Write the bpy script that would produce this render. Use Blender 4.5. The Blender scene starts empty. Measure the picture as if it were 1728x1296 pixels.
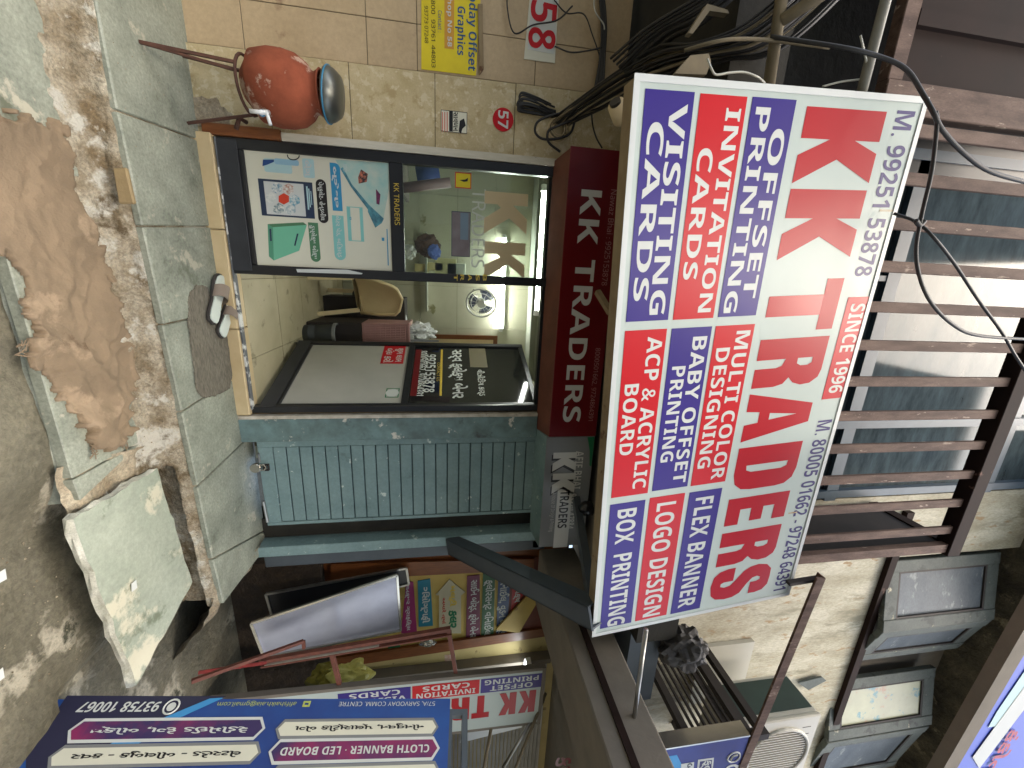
import bpy, bmesh, math, random
from mathutils import Vector, Matrix, noise
random.seed(7)
S = bpy.context.scene
R = math.radians
V = Vector
# ------------------------------------------------------------------ camera
FPX, YAW, PITCH, ROLL = 665.0, R(15.45), R(9.19), R(.14)
EYE = V((0, -2.9, 1.5))
CF = V((math.sin(YAW)*math.cos(PITCH), math.cos(YAW)*math.cos(PITCH), math.sin(PITCH)))
_r0 = V((math.cos(YAW), -math.sin(YAW), 0)); _u0 = _r0.cross(CF)
CR = _r0*math.cos(ROLL) + _u0*math.sin(ROLL); CU = -_r0*math.sin(ROLL) + _u0*math.cos(ROLL)
cam = bpy.data.objects.new('camera', bpy.data.cameras.new('camera'))
S.collection.objects.link(cam); S.camera = cam
cam.data.sensor_fit = 'HORIZONTAL'; cam.data.sensor_width = 36; cam.data.lens = FPX/1728*36
cam.data.clip_start = .02; cam.data.clip_end = 500
# the phone was held sideways: picture right is up, picture top is the left of the street
cam.matrix_world = Matrix(((CU.x, -CR.x, -CF.x, EYE.x), (CU.y, -CR.y, -CF.y, EYE.y), (CU.z, -CR.z, -CF.z, EYE.z), (0, 0, 0, 1)))
# ------------------------------------------------------------------ light
S.view_settings.view_transform = 'Standard'; S.view_settings.look = 'None'; S.view_settings.gamma = 1
S.view_settings.exposure = 2.0
SUN_EL, SUN_AZ = R(60), R(190)
W = bpy.data.worlds.new('World'); S.world = W; W.use_nodes = True
nt = W.node_tree
sky = nt.nodes.new('ShaderNodeTexSky'); sky.sky_type = 'NISHITA'; sky.sun_disc = False
sky.sun_elevation = SUN_EL; sky.sun_rotation = SUN_AZ; sky.dust_density = 6; sky.air_density = 1.4; sky.ozone_density = .6
nt.nodes['Background'].inputs['Strength'].default_value = .13
nt.links.new(sky.outputs[0], nt.nodes['Background'].inputs['Color'])
sun = bpy.data.objects.new('sun', bpy.data.lights.new('sun', 'SUN')); S.collection.objects.link(sun)
sun.data.energy = 1.0; sun.data.angle = R(60); sun.data.color = (1, 1, .94)
sd = V((math.sin(SUN_AZ)*math.cos(SUN_EL), math.cos(SUN_AZ)*math.cos(SUN_EL), math.sin(SUN_EL)))
sun.rotation_euler = sd.to_track_quat('Z', 'Y').to_euler()
try:
    S.cycles.max_bounces = 7; S.cycles.diffuse_bounces = 4; S.cycles.transparent_max_bounces = 12
    S.cycles.use_denoising = True; S.cycles.sample_clamp_indirect = 6; S.cycles.blur_glossy = .6
except Exception: pass
# ------------------------------------------------------------------ helpers: rays, planes
def ray(px, py): return (py-648)*CR + (px-864)*CU + FPX*CF
def on(px, py, ax, v):
    d = ray(px, py); return EYE + d*((v-EYE[ax])/d[ax])
def atx(px, py, v): return on(px, py, 0, v)
def aty(px, py, v): return on(px, py, 1, v)
def atz(px, py, v): return on(px, py, 2, v)
class Pl:
    """a flat face: origin, unit right, unit up; normal = right x up, towards the viewer"""
    def __init__(s, o, r, u):
        s.o = V(o); s.r = V(r).normalized(); s.u = (V(u)-V(u).dot(s.r)*s.r).normalized(); s.n = s.r.cross(s.u)
    def px(s, x, y):
        d = ray(x, y); p = EYE + d*((s.o-EYE).dot(s.n)/d.dot(s.n)) - s.o
        return p.dot(s.r), p.dot(s.u)
    def w(s, a, b, h=0): return s.o + s.r*a + s.u*b + s.n*h
    def rect(s, lb, rt):
        a0, b0 = s.px(*lb); a1, b1 = s.px(*rt); return a0, b0, a1, b1
def PY(y): return Pl((0, y, 0), (1, 0, 0), (0, 0, 1))
FAC = PY(0)
def lin(c):
    c = c/255; return c/12.92 if c <= .04045 else ((c+.055)/1.055)**2.4
def rgb(r, g, b): return (lin(r), lin(g), lin(b), 1)
# ------------------------------------------------------------------ helpers: materials
def mat(name, c1, c2=None, scale=6, rough=.6, rough2=None, bump=.0, bscale=40, metal=0, spot=None, spot_at=.62, spot_scale=9,
        spot2=None, spot2_at=.64, spot2_scale=3, stretch=None, emis=None, estr=0, spec=.5, contrast=.25, coat=0, dist=.01, fine=0.0):
    m = bpy.data.materials.new(name); m.use_nodes = True
    n = m.node_tree.nodes; l = m.node_tree.links; b = n['Principled BSDF']
    b.inputs['Metallic'].default_value = metal; b.inputs['Roughness'].default_value = rough
    b.inputs['Specular IOR Level'].default_value = spec; b.inputs['Coat Weight'].default_value = coat
    tc = n.new('ShaderNodeTexCoord'); src = tc.outputs['Object']
    if stretch:
        mp = n.new('ShaderNodeMapping'); mp.inputs['Scale'].default_value = stretch; l.new(src, mp.inputs['Vector']); src = mp.outputs[0]
    def nz(sc, det=6, ro=.6):
        t = n.new('ShaderNodeTexNoise'); t.inputs['Scale'].default_value = sc; t.inputs['Detail'].default_value = det
        t.inputs['Roughness'].default_value = ro; l.new(src, t.inputs['Vector']); return t.outputs['Fac']
    def ramp(f, p0, p1, a=(0, 0, 0, 1), c=(1, 1, 1, 1)):
        t = n.new('ShaderNodeValToRGB'); e = t.color_ramp.elements; e[0].position = p0; e[1].position = p1; e[0].color = a; e[1].color = c
        l.new(f, t.inputs[0]); return t.outputs[0]
    def mix(f, a, c):
        t = n.new('ShaderNodeMix'); t.data_type = 'RGBA'; l.new(f, t.inputs[0])
        (l.new(a, t.inputs[6]) if hasattr(a, 'links') else setattr(t.inputs[6], 'default_value', a)); t.inputs[7].default_value = c
        return t.outputs[2]
    if c2 is None: c2 = (c1[0]*.86, c1[1]*.86, c1[2]*.85, 1)
    f = nz(scale); col = ramp(f, .5-contrast, .5+contrast, c1, c2)
    if fine:
        t = n.new('ShaderNodeMix'); t.data_type = 'RGBA'; t.blend_type = 'OVERLAY'; t.inputs[0].default_value = fine; l.new(col, t.inputs[6]); l.new(ramp(nz(scale*14, 8, .75), .3, .7), t.inputs[7]); col = t.outputs[2]
    if spot: col = mix(ramp(nz(spot_scale, 8, .65), spot_at, spot_at+.05), col, spot)
    if spot2: col = mix(ramp(nz(spot2_scale, 8, .7), spot2_at, spot2_at+.08), col, spot2)
    l.new(col, b.inputs['Base Color'])
    if rough2 is not None:
        rr = ramp(nz(scale*.7+1), .35, .65, (rough,)*3+(1,), (rough2,)*3+(1,)); l.new(rr, b.inputs['Roughness'])
    if bump:
        t = n.new('ShaderNodeBump'); t.inputs['Strength'].default_value = bump; t.inputs['Distance'].default_value = dist
        l.new(nz(bscale, 5), t.inputs['Height']); l.new(t.outputs[0], b.inputs['Normal'])
    if emis: b.inputs['Emission Color'].default_value = emis; b.inputs['Emission Strength'].default_value = estr
    return m
def glass(name, tint=(.9, .95, .93, 1), ior=1.5, rough=.02, extra=0.0, dust_refl=0.0):
    m = bpy.data.materials.new(name); m.use_nodes = True; n = m.node_tree.nodes; l = m.node_tree.links
    for x in list(n):
        if x.type == 'BSDF_PRINCIPLED': n.remove(x)
    t = n.new('ShaderNodeBsdfTransparent'); t.inputs[0].default_value = tint
    g = n.new('ShaderNodeBsdfGlossy'); g.inputs['Roughness'].default_value = rough; g.inputs['Color'].default_value = (.9, .93, .95, 1)
    f = n.new('ShaderNodeFresnel'); f.inputs['IOR'].default_value = ior; x = n.new('ShaderNodeMixShader')
    a = n.new('ShaderNodeMath'); a.operation = 'ADD'; a.inputs[1].default_value = extra; a.use_clamp = True; l.new(f.outputs[0], a.inputs[0])
    l.new(a.outputs[0], x.inputs[0]); l.new(t.outputs[0], x.inputs[1]); l.new(g.outputs[0], x.inputs[2])
    out = x.outputs[0]
    if dust_refl:  # dust veil, also painting in the grey-blue reflection of the houses opposite
        tc = n.new('ShaderNodeTexCoord'); mp = n.new('ShaderNodeMapping'); mp.inputs['Rotation'].default_value = (0, R(35), 0); mp.inputs['Scale'].default_value = (1, 1, 3.5); l.new(tc.outputs['Object'], mp.inputs[0])
        z = n.new('ShaderNodeTexNoise'); z.inputs['Scale'].default_value = 2.2; z.inputs['Detail'].default_value = 9; z.inputs['Roughness'].default_value = .7; l.new(mp.outputs[0], z.inputs['Vector'])
        mr = n.new('ShaderNodeMapRange'); mr.inputs[1].default_value = .35; mr.inputs[2].default_value = .7; mr.inputs[3].default_value = dust_refl*.55; mr.inputs[4].default_value = dust_refl*1.6; l.new(z.outputs[0], mr.inputs[0])
        d = n.new('ShaderNodeBsdfDiffuse'); d.inputs[0].default_value = (.20, .27, .30, 1); y = n.new('ShaderNodeMixShader')
        l.new(mr.outputs[0], y.inputs[0]); l.new(out, y.inputs[1]); l.new(d.outputs[0], y.inputs[2]); out = y.outputs[0]
    l.new(out, n['Material Output'].inputs[0]); return m
def flat(name, c, rough=.5, **k): return mat(name, c, (c[0]*.93, c[1]*.93, c[2]*.93, 1), scale=5, rough=rough, **k)
# ------------------------------------------------------------------ helpers: objects
def tag(o, label=None, cat=None, group=None, kind=None):
    for k, v in (('label', label), ('category', cat), ('group', group), ('kind', kind)):
        if v: o[k] = v
    return o
def thing(name, label, cat, loc, group=None):
    o = bpy.data.objects.new(name, None); S.collection.objects.link(o); o.location = loc; o.empty_display_size = .1
    return tag(o, label, cat, group)
def rootloc(p):
    v = V((0, 0, 0))
    while p is not None: v += p.location; p = p.parent
    return v
class MB:
    def __init__(s): s.v = []; s.f = []
    def add(s, vs, fs):
        k = len(s.v); s.v += [V(x) for x in vs]; s.f += [[i+k for i in f] for f in fs]; return s
    def hexa(s, p):   # 8 points: bottom loop 0-3, top loop 4-7
        return s.add(p, [[3, 2, 1, 0], [4, 5, 6, 7], [0, 1, 5, 4], [1, 2, 6, 5], [2, 3, 7, 6], [3, 0, 4, 7]])
    def box(s, x0, x1, y0, y1, z0, z1):
        return s.hexa([(x0, y0, z0), (x1, y0, z0), (x1, y1, z0), (x0, y1, z0), (x0, y0, z1), (x1, y0, z1), (x1, y1, z1), (x0, y1, z1)])
    def pbox(s, P, a0, b0, a1, b1, h0, h1):
        return s.hexa([P.w(a0, b0, h0), P.w(a1, b0, h0), P.w(a1, b1, h0), P.w(a0, b1, h0), P.w(a0, b0, h1), P.w(a1, b0, h1), P.w(a1, b1, h1), P.w(a0, b1, h1)])
    def frame(s, P, a0, b0, a1, b1, t, h0, h1, tb=None, tt=None):
        tb = tb or t; tt = tt or t
        s.pbox(P, a0, b0, a0+t, b1, h0, h1); s.pbox(P, a1-t, b0, a1, b1, h0, h1)
        e = (h1-h0)*.1; s.pbox(P, a0+t, b0, a1-t, b0+tb, h0, h1-e); return s.pbox(P, a0+t, b1-tt, a1-t, b1, h0, h1-e)
    def poly(s, P, pts, h0, h1):
        n = len(pts); a = sum(pts[i][0]*pts[(i+1) % n][1]-pts[(i+1) % n][0]*pts[i][1] for i in range(n))
        if a < 0: pts = pts[::-1]
        vs = [P.w(x, y, h0) for x, y in pts] + [P.w(x, y, h1) for x, y in pts]
        return s.add(vs, [list(range(n))[::-1], list(range(n, 2*n))] + [[i, (i+1) % n, n+(i+1) % n, n+i] for i in range(n)])
    def ppoly(s, P, pix, h0, h1): return s.poly(P, [P.px(*q) for q in pix], h0, h1)
    def bar(s, p, q, w, h, up=(0, 0, 1)):
        p = V(p); q = V(q); d = (q-p).normalized(); u = V(up)
        if abs(d.dot(u)) > .98: u = V((0, 1, 0))
        a = d.cross(u).normalized()*w/2; b = a.cross(d).normalized()*h/2
        return s.hexa([p-a-b, p+a-b, p+a+b, p-a+b, q-a-b, q+a-b, q+a+b, q-a+b])
    def tube(s, pts, r, n=8, closed=False):
        pts = [V(p) for p in pts]; m = len(pts); vs = []; fs = []; prev = None
        for i, p in enumerate(pts):
            d = (pts[(i+1) % m]-pts[i-1]) if closed else (pts[min(i+1, m-1)]-pts[max(i-1, 0)]); d.normalize()
            u = prev if prev is not None and abs(prev.dot(d)) < .95 else (V((0, 0, 1)) if abs(d.z) < .9 else V((1, 0, 0)))
            a = d.cross(u).normalized(); b = a.cross(d).normalized(); prev = b
            rr = r[i] if isinstance(r, (list, tuple)) else r
            vs += [p + a*rr*math.cos(t*2*math.pi/n) + b*rr*math.sin(t*2*math.pi/n) for t in range(n)]
        for i in range(m if closed else m-1):
            j = (i+1) % m
            fs += [[i*n+t, i*n+(t+1) % n, j*n+(t+1) % n, j*n+t] for t in range(n)]
        if not closed: fs += [list(range(n))[::-1], [(m-1)*n+t for t in range(n)]]
        return s.add(vs, fs)
    def lathe(s, c, prof, n=32, tilt=None):
        c = V(c); vs = []; M = Matrix.Rotation(tilt[0], 3, tilt[1]) if tilt else Matrix.Identity(3)
        for r, z in prof: vs += [c + M @ V((r*math.cos(t*2*math.pi/n), r*math.sin(t*2*math.pi/n), z)) for t in range(n)]
        fs = [[i*n+t, i*n+(t+1) % n, (i+1)*n+(t+1) % n, (i+1)*n+t] for i in range(len(prof)-1) for t in range(n)]
        return s.add(vs, fs)
    def grid(s, f, nu, nv):
        vs = [f(i/nu, j/nv) for i in range(nu+1) for j in range(nv+1)]
        return s.add(vs, [[i*(nv+1)+j, (i+1)*(nv+1)+j, (i+1)*(nv+1)+j+1, i*(nv+1)+j+1] for i in range(nu) for j in range(nv)])
    def build(s, name, m, parent=None, smooth=False, bevel=0, label=None, wob=0):
        L = rootloc(parent); vs = s.v
        if parent is None:
            L = sum(vs, V((0, 0, 0)))/len(vs); L.z = min(v.z for v in vs)
        me = bpy.data.meshes.new(name); me.from_pydata([tuple(v-L) for v in vs], [], s.f)
        o = bpy.data.objects.new(name, me); S.collection.objects.link(o)
        if parent is not None: o.parent = parent
        else: o.location = L
        bm = bmesh.new(); bm.from_mesh(me)
        if not smooth: bmesh.ops.recalc_face_normals(bm, faces=bm.faces)
        if bevel:
            try: bmesh.ops.bevel(bm, geom=[e for e in bm.edges if len(e.link_faces) == 2 and e.calc_face_angle(0) > .5], offset=bevel, segments=1, affect='EDGES', clamp_overlap=True)
            except Exception: pass
        if wob:
            for v in bm.verts: v.co += noise.noise_vector((v.co+L)*3.1)*wob
        bm.to_mesh(me); bm.free()
        if smooth:
            for p in me.polygons: p.use_smooth = True
        me.materials.append(m)
        if label: o['label'] = label
        return o
_tc = {}
def text(s, P, a0, b0, a1, b1, m, parent, bold=.0, h=.003, name='lettering', skew=0, mono=False):
    if all(ord(q) < 128 or q == '·' for q in s):   # grotesque sans letters and figures
        t = (0x1D5D4, 0x1D5EE, 0x1D7EC) if bold > .011 else (0x1D5A0, 0x1D5BA, 0x1D7E2); bold = 0
        s = ''.join(chr(t[0]+ord(q)-65) if 'A' <= q <= 'Z' else chr(t[1]+ord(q)-97) if 'a' <= q <= 'z' else chr(t[2]+ord(q)-48) if q.isdigit() else q for q in s)
    k = (s, bold)
    if k not in _tc:
        c = bpy.data.curves.new('t', 'FONT'); c.body = s; c.offset = bold; c.resolution_u = 3
        o = bpy.data.objects.new('t', c); S.collection.objects.link(o)
        me = bpy.data.meshes.new_from_object(o.evaluated_get(bpy.context.evaluated_depsgraph_get()))
        _tc[k] = ([v.co.copy() for v in me.vertices], [list(p.vertices) for p in me.polygons])
        bpy.data.objects.remove(o); bpy.data.curves.remove(c); bpy.data.meshes.remove(me)
    vs, fs = _tc[k]
    x0 = min(v.x for v in vs); x1 = max(v.x for v in vs); y0 = min(v.y for v in vs); y1 = max(v.y for v in vs)
    b = MB(); sx = (a1-a0)/(x1-x0); sy = (b1-b0)/(y1-y0)
    b.add([P.w(a0+(v.x-x0)*sx + skew*(v.y-y0)*sy, b0+(v.y-y0)*sy, h) for v in vs], [f for f in fs])
    o = b.build(name, m, parent)
    me = o.data   # face the viewer
    if len(me.polygons) and me.polygons[0].normal.dot(P.n) < 0: me.flip_normals()
    return o
def ptext(s, P, lb, rt, m, parent, **k):
    a0, b0, a1, b1 = P.rect(lb, rt); return text(s, P, a0, b0, a1, b1, m, parent, **k)
def disc(P, a, b, r, h0, h1, n=28, mb=None, ry=None):
    mb = mb or MB(); ry = ry or r
    return mb.poly(P, [(a+r*math.cos(t*2*math.pi/n), b+ry*math.sin(t*2*math.pi/n)) for t in range(n)], h0, h1)
def pill(P, a0, b0, a1, b1, h0, h1, r=None, mb=None, k=6, corners=(1, 1, 1, 1)):
    mb = mb or MB(); r = min(r or 9, (b1-b0)/2, (a1-a0)/2); pts = []
    for (cx, cy, t0, c) in ((a1-r, b1-r, 0, corners[0]), (a0+r, b1-r, 90, corners[1]), (a0+r, b0+r, 180, corners[2]), (a1-r, b0+r, 270, corners[3])):
        if not c: pts.append((cx+r*(1 if t0 in (0, 270) else -1), cy+r*(1 if t0 < 180 else -1))); continue
        pts += [(cx+r*math.cos(R(t0+90*i/k)), cy+r*math.sin(R(t0+90*i/k))) for i in range(k+1)]
    return mb.poly(P, pts, h0, h1)
def copy_tree(o, parent=None):
    kids = [c for c in bpy.data.objects if c.parent == o]
    c = o.copy(); S.collection.objects.link(c)
    if parent is not None: c.parent = parent
    for k in kids: copy_tree(k, c)
    return c
def curve_pts(pts, n=8):   # Catmull-Rom
    pts = [V(p) for p in pts]; q = [pts[0]*2-pts[1]] + pts + [pts[-1]*2-pts[-2]]; out = []
    for i in range(1, len(q)-2):
        for k in range(n):
            t = k/n; a, b, c, d = q[i-1], q[i], q[i+1], q[i+2]
            out.append(.5*((2*b)+(c-a)*t+(2*a-5*b+4*c-d)*t*t+(3*b-a-3*c+d)*t**3))
    return out+[pts[-1]]
def fn(p, s, seed=0): return noise.noise(V((p[0]*s+seed, p[1]*s-seed, seed*1.7)))
# ------------------------------------------------------------------ materials
M = {}
M['kota'] = mat('kota_stone', rgb(148, 152, 137), rgb(114, 119, 106), scale=4.5, rough=.5, rough2=.75, bump=.25, bscale=35, spot=rgb(168, 164, 146), spot_at=.61, spot_scale=6, spot2=rgb(96, 100, 84), spot2_at=.6, spot2_scale=4.5, contrast=.2, fine=.35)
M['cement'] = mat('rough_cement', rgb(166, 156, 134), rgb(122, 106, 82), scale=5, rough=.85, bump=.9, bscale=30, spot=rgb(190, 186, 172), spot_at=.58, spot_scale=4, spot2=rgb(92, 80, 62), spot2_at=.57, spot2_scale=6, dist=.02, fine=.45, contrast=.16)
M['gutter'] = mat('patched_mortar', rgb(164, 156, 136), rgb(104, 88, 62), scale=6, rough=.85, bump=1, bscale=22, spot=rgb(178, 174, 160), spot_at=.54, spot_scale=4.2, spot2=rgb(88, 74, 50), spot2_at=.55, spot2_scale=3.8, dist=.03, contrast=.14, fine=.5)
M['ground'] = mat('dirty_alley', rgb(112, 107, 90), rgb(76, 73, 60), scale=2.6, rough=.8, rough2=.45, bump=.7, bscale=20, spot=rgb(158, 152, 134), spot_at=.57, spot_scale=2.0, spot2=rgb(62, 62, 48), spot2_at=.58, spot2_scale=4, dist=.02, contrast=.2, fine=.35, spec=.35)
M['pit'] = mat('damp_soil', rgb(70, 56, 40), rgb(38, 31, 24), scale=6, rough=.9, bump=1, bscale=14, dist=.05)
M['marble'] = mat('beige_marble_tile', rgb(196, 180, 144), rgb(172, 154, 112), scale=7, rough=.35, rough2=.5, spot=rgb(200, 187, 154), spot_at=.53, spot_scale=16, spot2=rgb(168, 148, 106), spot2_at=.55, spot2_scale=11, fine=.12)
M['pink'] = mat('pinkish_wall_tile', rgb(186, 164, 130), rgb(172, 150, 116), scale=2.5, rough=.5, spot=rgb(146, 120, 92), spot_at=.6, spot_scale=2.2, contrast=.18, fine=.12)
M['grout'] = mat('dirty_grout', rgb(112, 102, 78), rgb(82, 74, 56), scale=12, rough=.9)
M['sill'] = mat('threshold_tile', rgb(202, 182, 142), rgb(182, 160, 118), scale=6, rough=.5, spot=rgb(140, 124, 92), spot_at=.64, spot_scale=8)
M['black'] = mat('black_door_frame', rgb(34, 35, 38), rgb(26, 27, 30), scale=5, rough=.35, spot=rgb(58, 58, 58), spot_at=.72, spot_scale=14)
M['blackrub'] = mat('scuffed_black_frame', rgb(52, 54, 58), rgb(38, 40, 44), scale=5, rough=.5, spot=rgb(170, 165, 150), spot_at=.7, spot_scale=26)
M['whitewood'] = mat('white_painted_wood', rgb(206, 200, 184), rgb(186, 180, 160), scale=9, rough=.55, stretch=(6, 6, 1), spot=rgb(120, 108, 88), spot_at=.7, spot_scale=6)
M['varnish'] = mat('varnished_wood', rgb(132, 78, 38), rgb(96, 52, 24), scale=8, rough=.4, stretch=(8, 8, 1))
M['teal'] = mat('teal_shutter_paint', rgb(124, 147, 146), rgb(100, 124, 124), scale=3, rough=.5, rough2=.65, spot=rgb(190, 200, 192), spot_at=.63, spot_scale=13, spot2=rgb(92, 108, 104), spot2_at=.6, spot2_scale=3, contrast=.2, fine=.15)
M['tealflake'] = mat('flaking_teal_paint', rgb(112, 138, 136), rgb(84, 100, 98), scale=7, rough=.6, spot=rgb(206, 202, 188), spot_at=.6, spot_scale=8, spot2=rgb(70, 78, 76), spot2_at=.58, spot2_scale=5, contrast=.16, bump=.4, bscale=30)
M['tealdark'] = mat('teal_groove_shade', rgb(36, 60, 64), rough=.7)  # darker teal behind the slats, groove shade put into the colour
M['greymet'] = mat('dark_grey_steel_paint', rgb(74, 82, 88), rgb(58, 66, 72), scale=4, rough=.5, spot=rgb(96, 100, 100), spot_at=.68, spot_scale=9)
M['steel'] = mat('scratched_steel', rgb(168, 168, 164), rgb(140, 138, 132), scale=9, rough=.3, metal=.9)
M['brushed'] = mat('brushed_steel_sheet', rgb(176, 178, 190), rgb(150, 150, 162), scale=3, rough=.34, rough2=.45, metal=.55)
M['chrome'] = flat('chrome_edge', rgb(190, 186, 176), .22, metal=.9)
M['rust'] = mat('rusty_iron', rgb(92, 58, 42), rgb(58, 38, 30), scale=12, rough=.8, bump=.5)
M['redox'] = mat('red_oxide_iron', rgb(128, 72, 54), rgb(92, 52, 40), scale=12, rough=.7, spot=rgb(160, 120, 90), spot_at=.66)
M['iron'] = mat('dark_iron', rgb(46, 38, 34), rgb(32, 27, 24), scale=9, rough=.7)
M['slat'] = mat('weathered_brown_slat', rgb(108, 88, 77), rgb(76, 58, 50), scale=5, rough=.75, spec=.3, fine=.3, contrast=.16, stretch=(4, 4, 1), spot=rgb(158, 140, 126), spot_at=.62, spot_scale=7)
M['brownp'] = mat('brown_panel_paint', rgb(40, 25, 20), rgb(28, 18, 15), scale=4, rough=.8, spec=.2, spot=rgb(120, 92, 80), spot_at=.66, spot_scale=5)  # brown taken very dark, shade on the boarded balcony put into it
M['beigewood'] = mat('bare_board_edge', rgb(150, 134, 104), rgb(120, 98, 70), scale=8, rough=.8, spot=rgb(96, 66, 44), spot_at=.62, spot_scale=10)
M['slabgrey'] = mat('grey_plaster_slab', rgb(126, 118, 106), rgb(104, 98, 88), scale=4, rough=.85, bump=.3, bscale=12)
M['shadeplaster'] = mat('shade_dark_plaster', rgb(44, 42, 35), rgb(25, 24, 20), scale=5, rough=.9, bump=.6, bscale=9)  # shade of the balcony corner and recess put into this near-black plaster
M['plaster'] = mat('weathered_white_plaster', rgb(186, 182, 164), rgb(150, 144, 122), scale=4, rough=.85, bump=.3, stretch=(1.6, 1, .5), spot=rgb(150, 128, 96), spot_at=.59, spot_scale=9, spot2=rgb(136, 132, 112), spot2_at=.56, spot2_scale=3, contrast=.18, fine=.3)
M['eave'] = mat('mossy_dark_eave', rgb(92, 86, 68), rgb(46, 43, 34), scale=3, rough=.95, bump=1, bscale=8, spot=rgb(120, 112, 90), spot_at=.58, spot_scale=4, contrast=.15, fine=.4, dist=.04)
M['wire'] = flat('black_cable', rgb(34, 33, 33), .5)
M['wirewhite'] = flat('white_cable', rgb(190, 190, 180), .5)
M['terracotta'] = mat('terracotta', rgb(150, 82, 58), rgb(118, 62, 44), scale=6, rough=.9, spec=.2, spot=rgb(174, 146, 128), spot_at=.57, spot_scale=6, contrast=.16, bump=.1)
M['bluepl'] = flat('blue_plastic', rgb(52, 128, 166), .4)
M['whitepl'] = flat('white_plastic', rgb(214, 216, 214), .4)
M['sack'] = mat('jute_sackcloth', rgb(138, 119, 95), rgb(112, 97, 77), scale=4, rough=.95, bump=.5, bscale=90, spot=rgb(146, 127, 103), spot_at=.58, spot_scale=3, spot2=rgb(98, 80, 60), spot2_at=.62, spot2_scale=7)
M['matgrey'] = mat('woven_grey_mat', rgb(134, 128, 112), rgb(78, 73, 62), scale=60, rough=.95, bump=.8, bscale=150, stretch=(.5, 2, 1), spot=rgb(134, 100, 82), spot_at=.7, spot_scale=14)
M['sole'] = flat('grey_green_sole', rgb(196, 204, 194), .7)
M['soledark'] = flat('dark_rubber_sole', rgb(58, 54, 50), .7)
M['strap'] = flat('taupe_strap', rgb(126, 112, 98), .6)
# printed colours
def pr(n, *c, **k): return mat(n, rgb(*c), (rgb(*c)[0]*.92, rgb(*c)[1]*.92, rgb(*c)[2]*.92, 1), scale=4, rough=k.pop('rough', .36), **k)
M['white'] = pr('flex_white', 182, 193, 187, rough=.3, bump=.03, bscale=120, spec=.22)
M['signred'] = pr('flex_red', 186, 28, 36, rough=.32, spec=.22)
M['signblue'] = pr('flex_violet_blue', 56, 44, 122, rough=.32, spec=.22)
M['navytxt'] = pr('navy_print', 58, 50, 104, spec=.22)
M['bigred'] = pr('crimson_print', 168, 24, 34, rough=.32, spec=.22)
M['whitetxt'] = pr('white_print', 200, 203, 198, spec=.22)
M['dkred'] = pr('acp_dark_red', 104, 10, 18, rough=.3)  # red lowered to carry the shade under the big sign
M['soffitwood'] = mat('brown_soffit_board', rgb(116, 66, 48), rgb(86, 48, 34), scale=6, rough=.6)
M['silverp'] = pr('silver_grey_acp', 124, 126, 126)
M['lightgreytxt'] = pr('pale_grey_letter', 206, 206, 200)
M['dimtxt'] = pr('faded_red_grey_print', 176, 128, 126)
M['blacktxt'] = pr('black_print', 26, 24, 26)
M['yellow'] = mat('yellow_flex', rgb(226, 206, 30), rgb(206, 184, 26), scale=5, rough=.45)
M['greenp'] = pr('green_print', 20, 112, 70)
M['gold'] = pr('gold_letter', 214, 184, 70)
M['cream'] = pr('cream_vinyl', 210, 190, 150)
M['posterw'] = pr('poster_white', 212, 210, 190)
M['teal1'] = pr('poster_blue', 50, 138, 178)
M['teal2'] = pr('poster_aqua', 128, 190, 184)
M['teal3'] = pr('poster_pale_aqua', 172, 204, 206)
M['pgreen'] = pr('poster_green', 74, 122, 88)
M['pmint'] = pr('poster_mint', 110, 182, 150)
M['navy'] = pr('poster_navy', 36, 52, 78)
M['orangered'] = pr('orange_red_print', 206, 62, 38)
M['glass'] = glass('door_glass')
M['smoked'] = glass('dark_window_glass', (.05, .07, .08, 1), 1.5, .03, .22)
M['tinted'] = glass('blue_tinted_glass', (.05, .08, .09, 1), 1.31, .06, .0, .22)
# ================================================================== SETTING
def rough_sheet(name, m, x0, x1, y0, y1, zf, nx, ny, amp, sc, kind='structure', seed=0, edge=0):
    def f(u, v):
        x = x0+(x1-x0)*u; y = y0+(y1-y0)*v
        z = zf(x, y) + amp*(fn((x, y), sc, seed) + .5*fn((x, y), sc*2.7, seed+3) + .25*fn((x, y), sc*7, seed+5))
        return (x, y + edge*fn((x, z), 5, seed+9), z)
    o = MB().grid(f, nx, ny).build(name, m, smooth=True)
    return tag(o, kind=kind) if kind else o
# alley floor (reaches far both ways), rougher sheet near the camera
gz = -.25
far_g = MB().add([(-60, -60, gz-.05), (60, -60, gz-.05), (60, 40, gz-.05), (-60, 40, gz-.05)], [[0, 1, 2, 3]]).build('ground', M['ground']); tag(far_g, kind='structure')
def alley_z(x, y):
    z = gz + .085*max(0, min(1, (1.15-x)/.25))*max(0, min(1, (y+1.75)/.5))
    if x > 1.9 and y > -1.25: z -= .12*min(1, (x-1.9)/.2)
    return z
rough_sheet('alley', M['ground'], -5, 5, -6, -.9, alley_z, 200, 110, .028, 2.3)
rough_sheet('drain_bed', M['pit'], .9, 6, -1.15, .6, lambda x, y: gz-.16-.1*(y > -.6), 90, 40, .05, 3.1, seed=4)
# lower step of kota slabs
def slabs(name, zt, th, edges, m, under, fz0):
    """edges: list of quads in plan (x,y)x4 -> one pavement mesh of stone slabs on a mortar bed"""
    b = MB()
    for q in edges:
        dz = random.uniform(-.003, .003)
        b.hexa([(x, y, zt-th) for x, y in q] + [(x, y, zt+dz+random.uniform(-.002, .002)) for x, y in q])
    o = b.build(name, m, bevel=.006); tag(o, kind='structure')
    return o
def P2(z, *pix): return [tuple(atz(x, y, z))[:2] for x, y in pix]
zl, zp = -.1, .04
def yfront(x): return -.605 + .036*(x+0.0)      # front edge of the upper pavement
xs = [-4.2, -3.1, -2.0, -1.02, -.60, .02]
q = []
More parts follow.
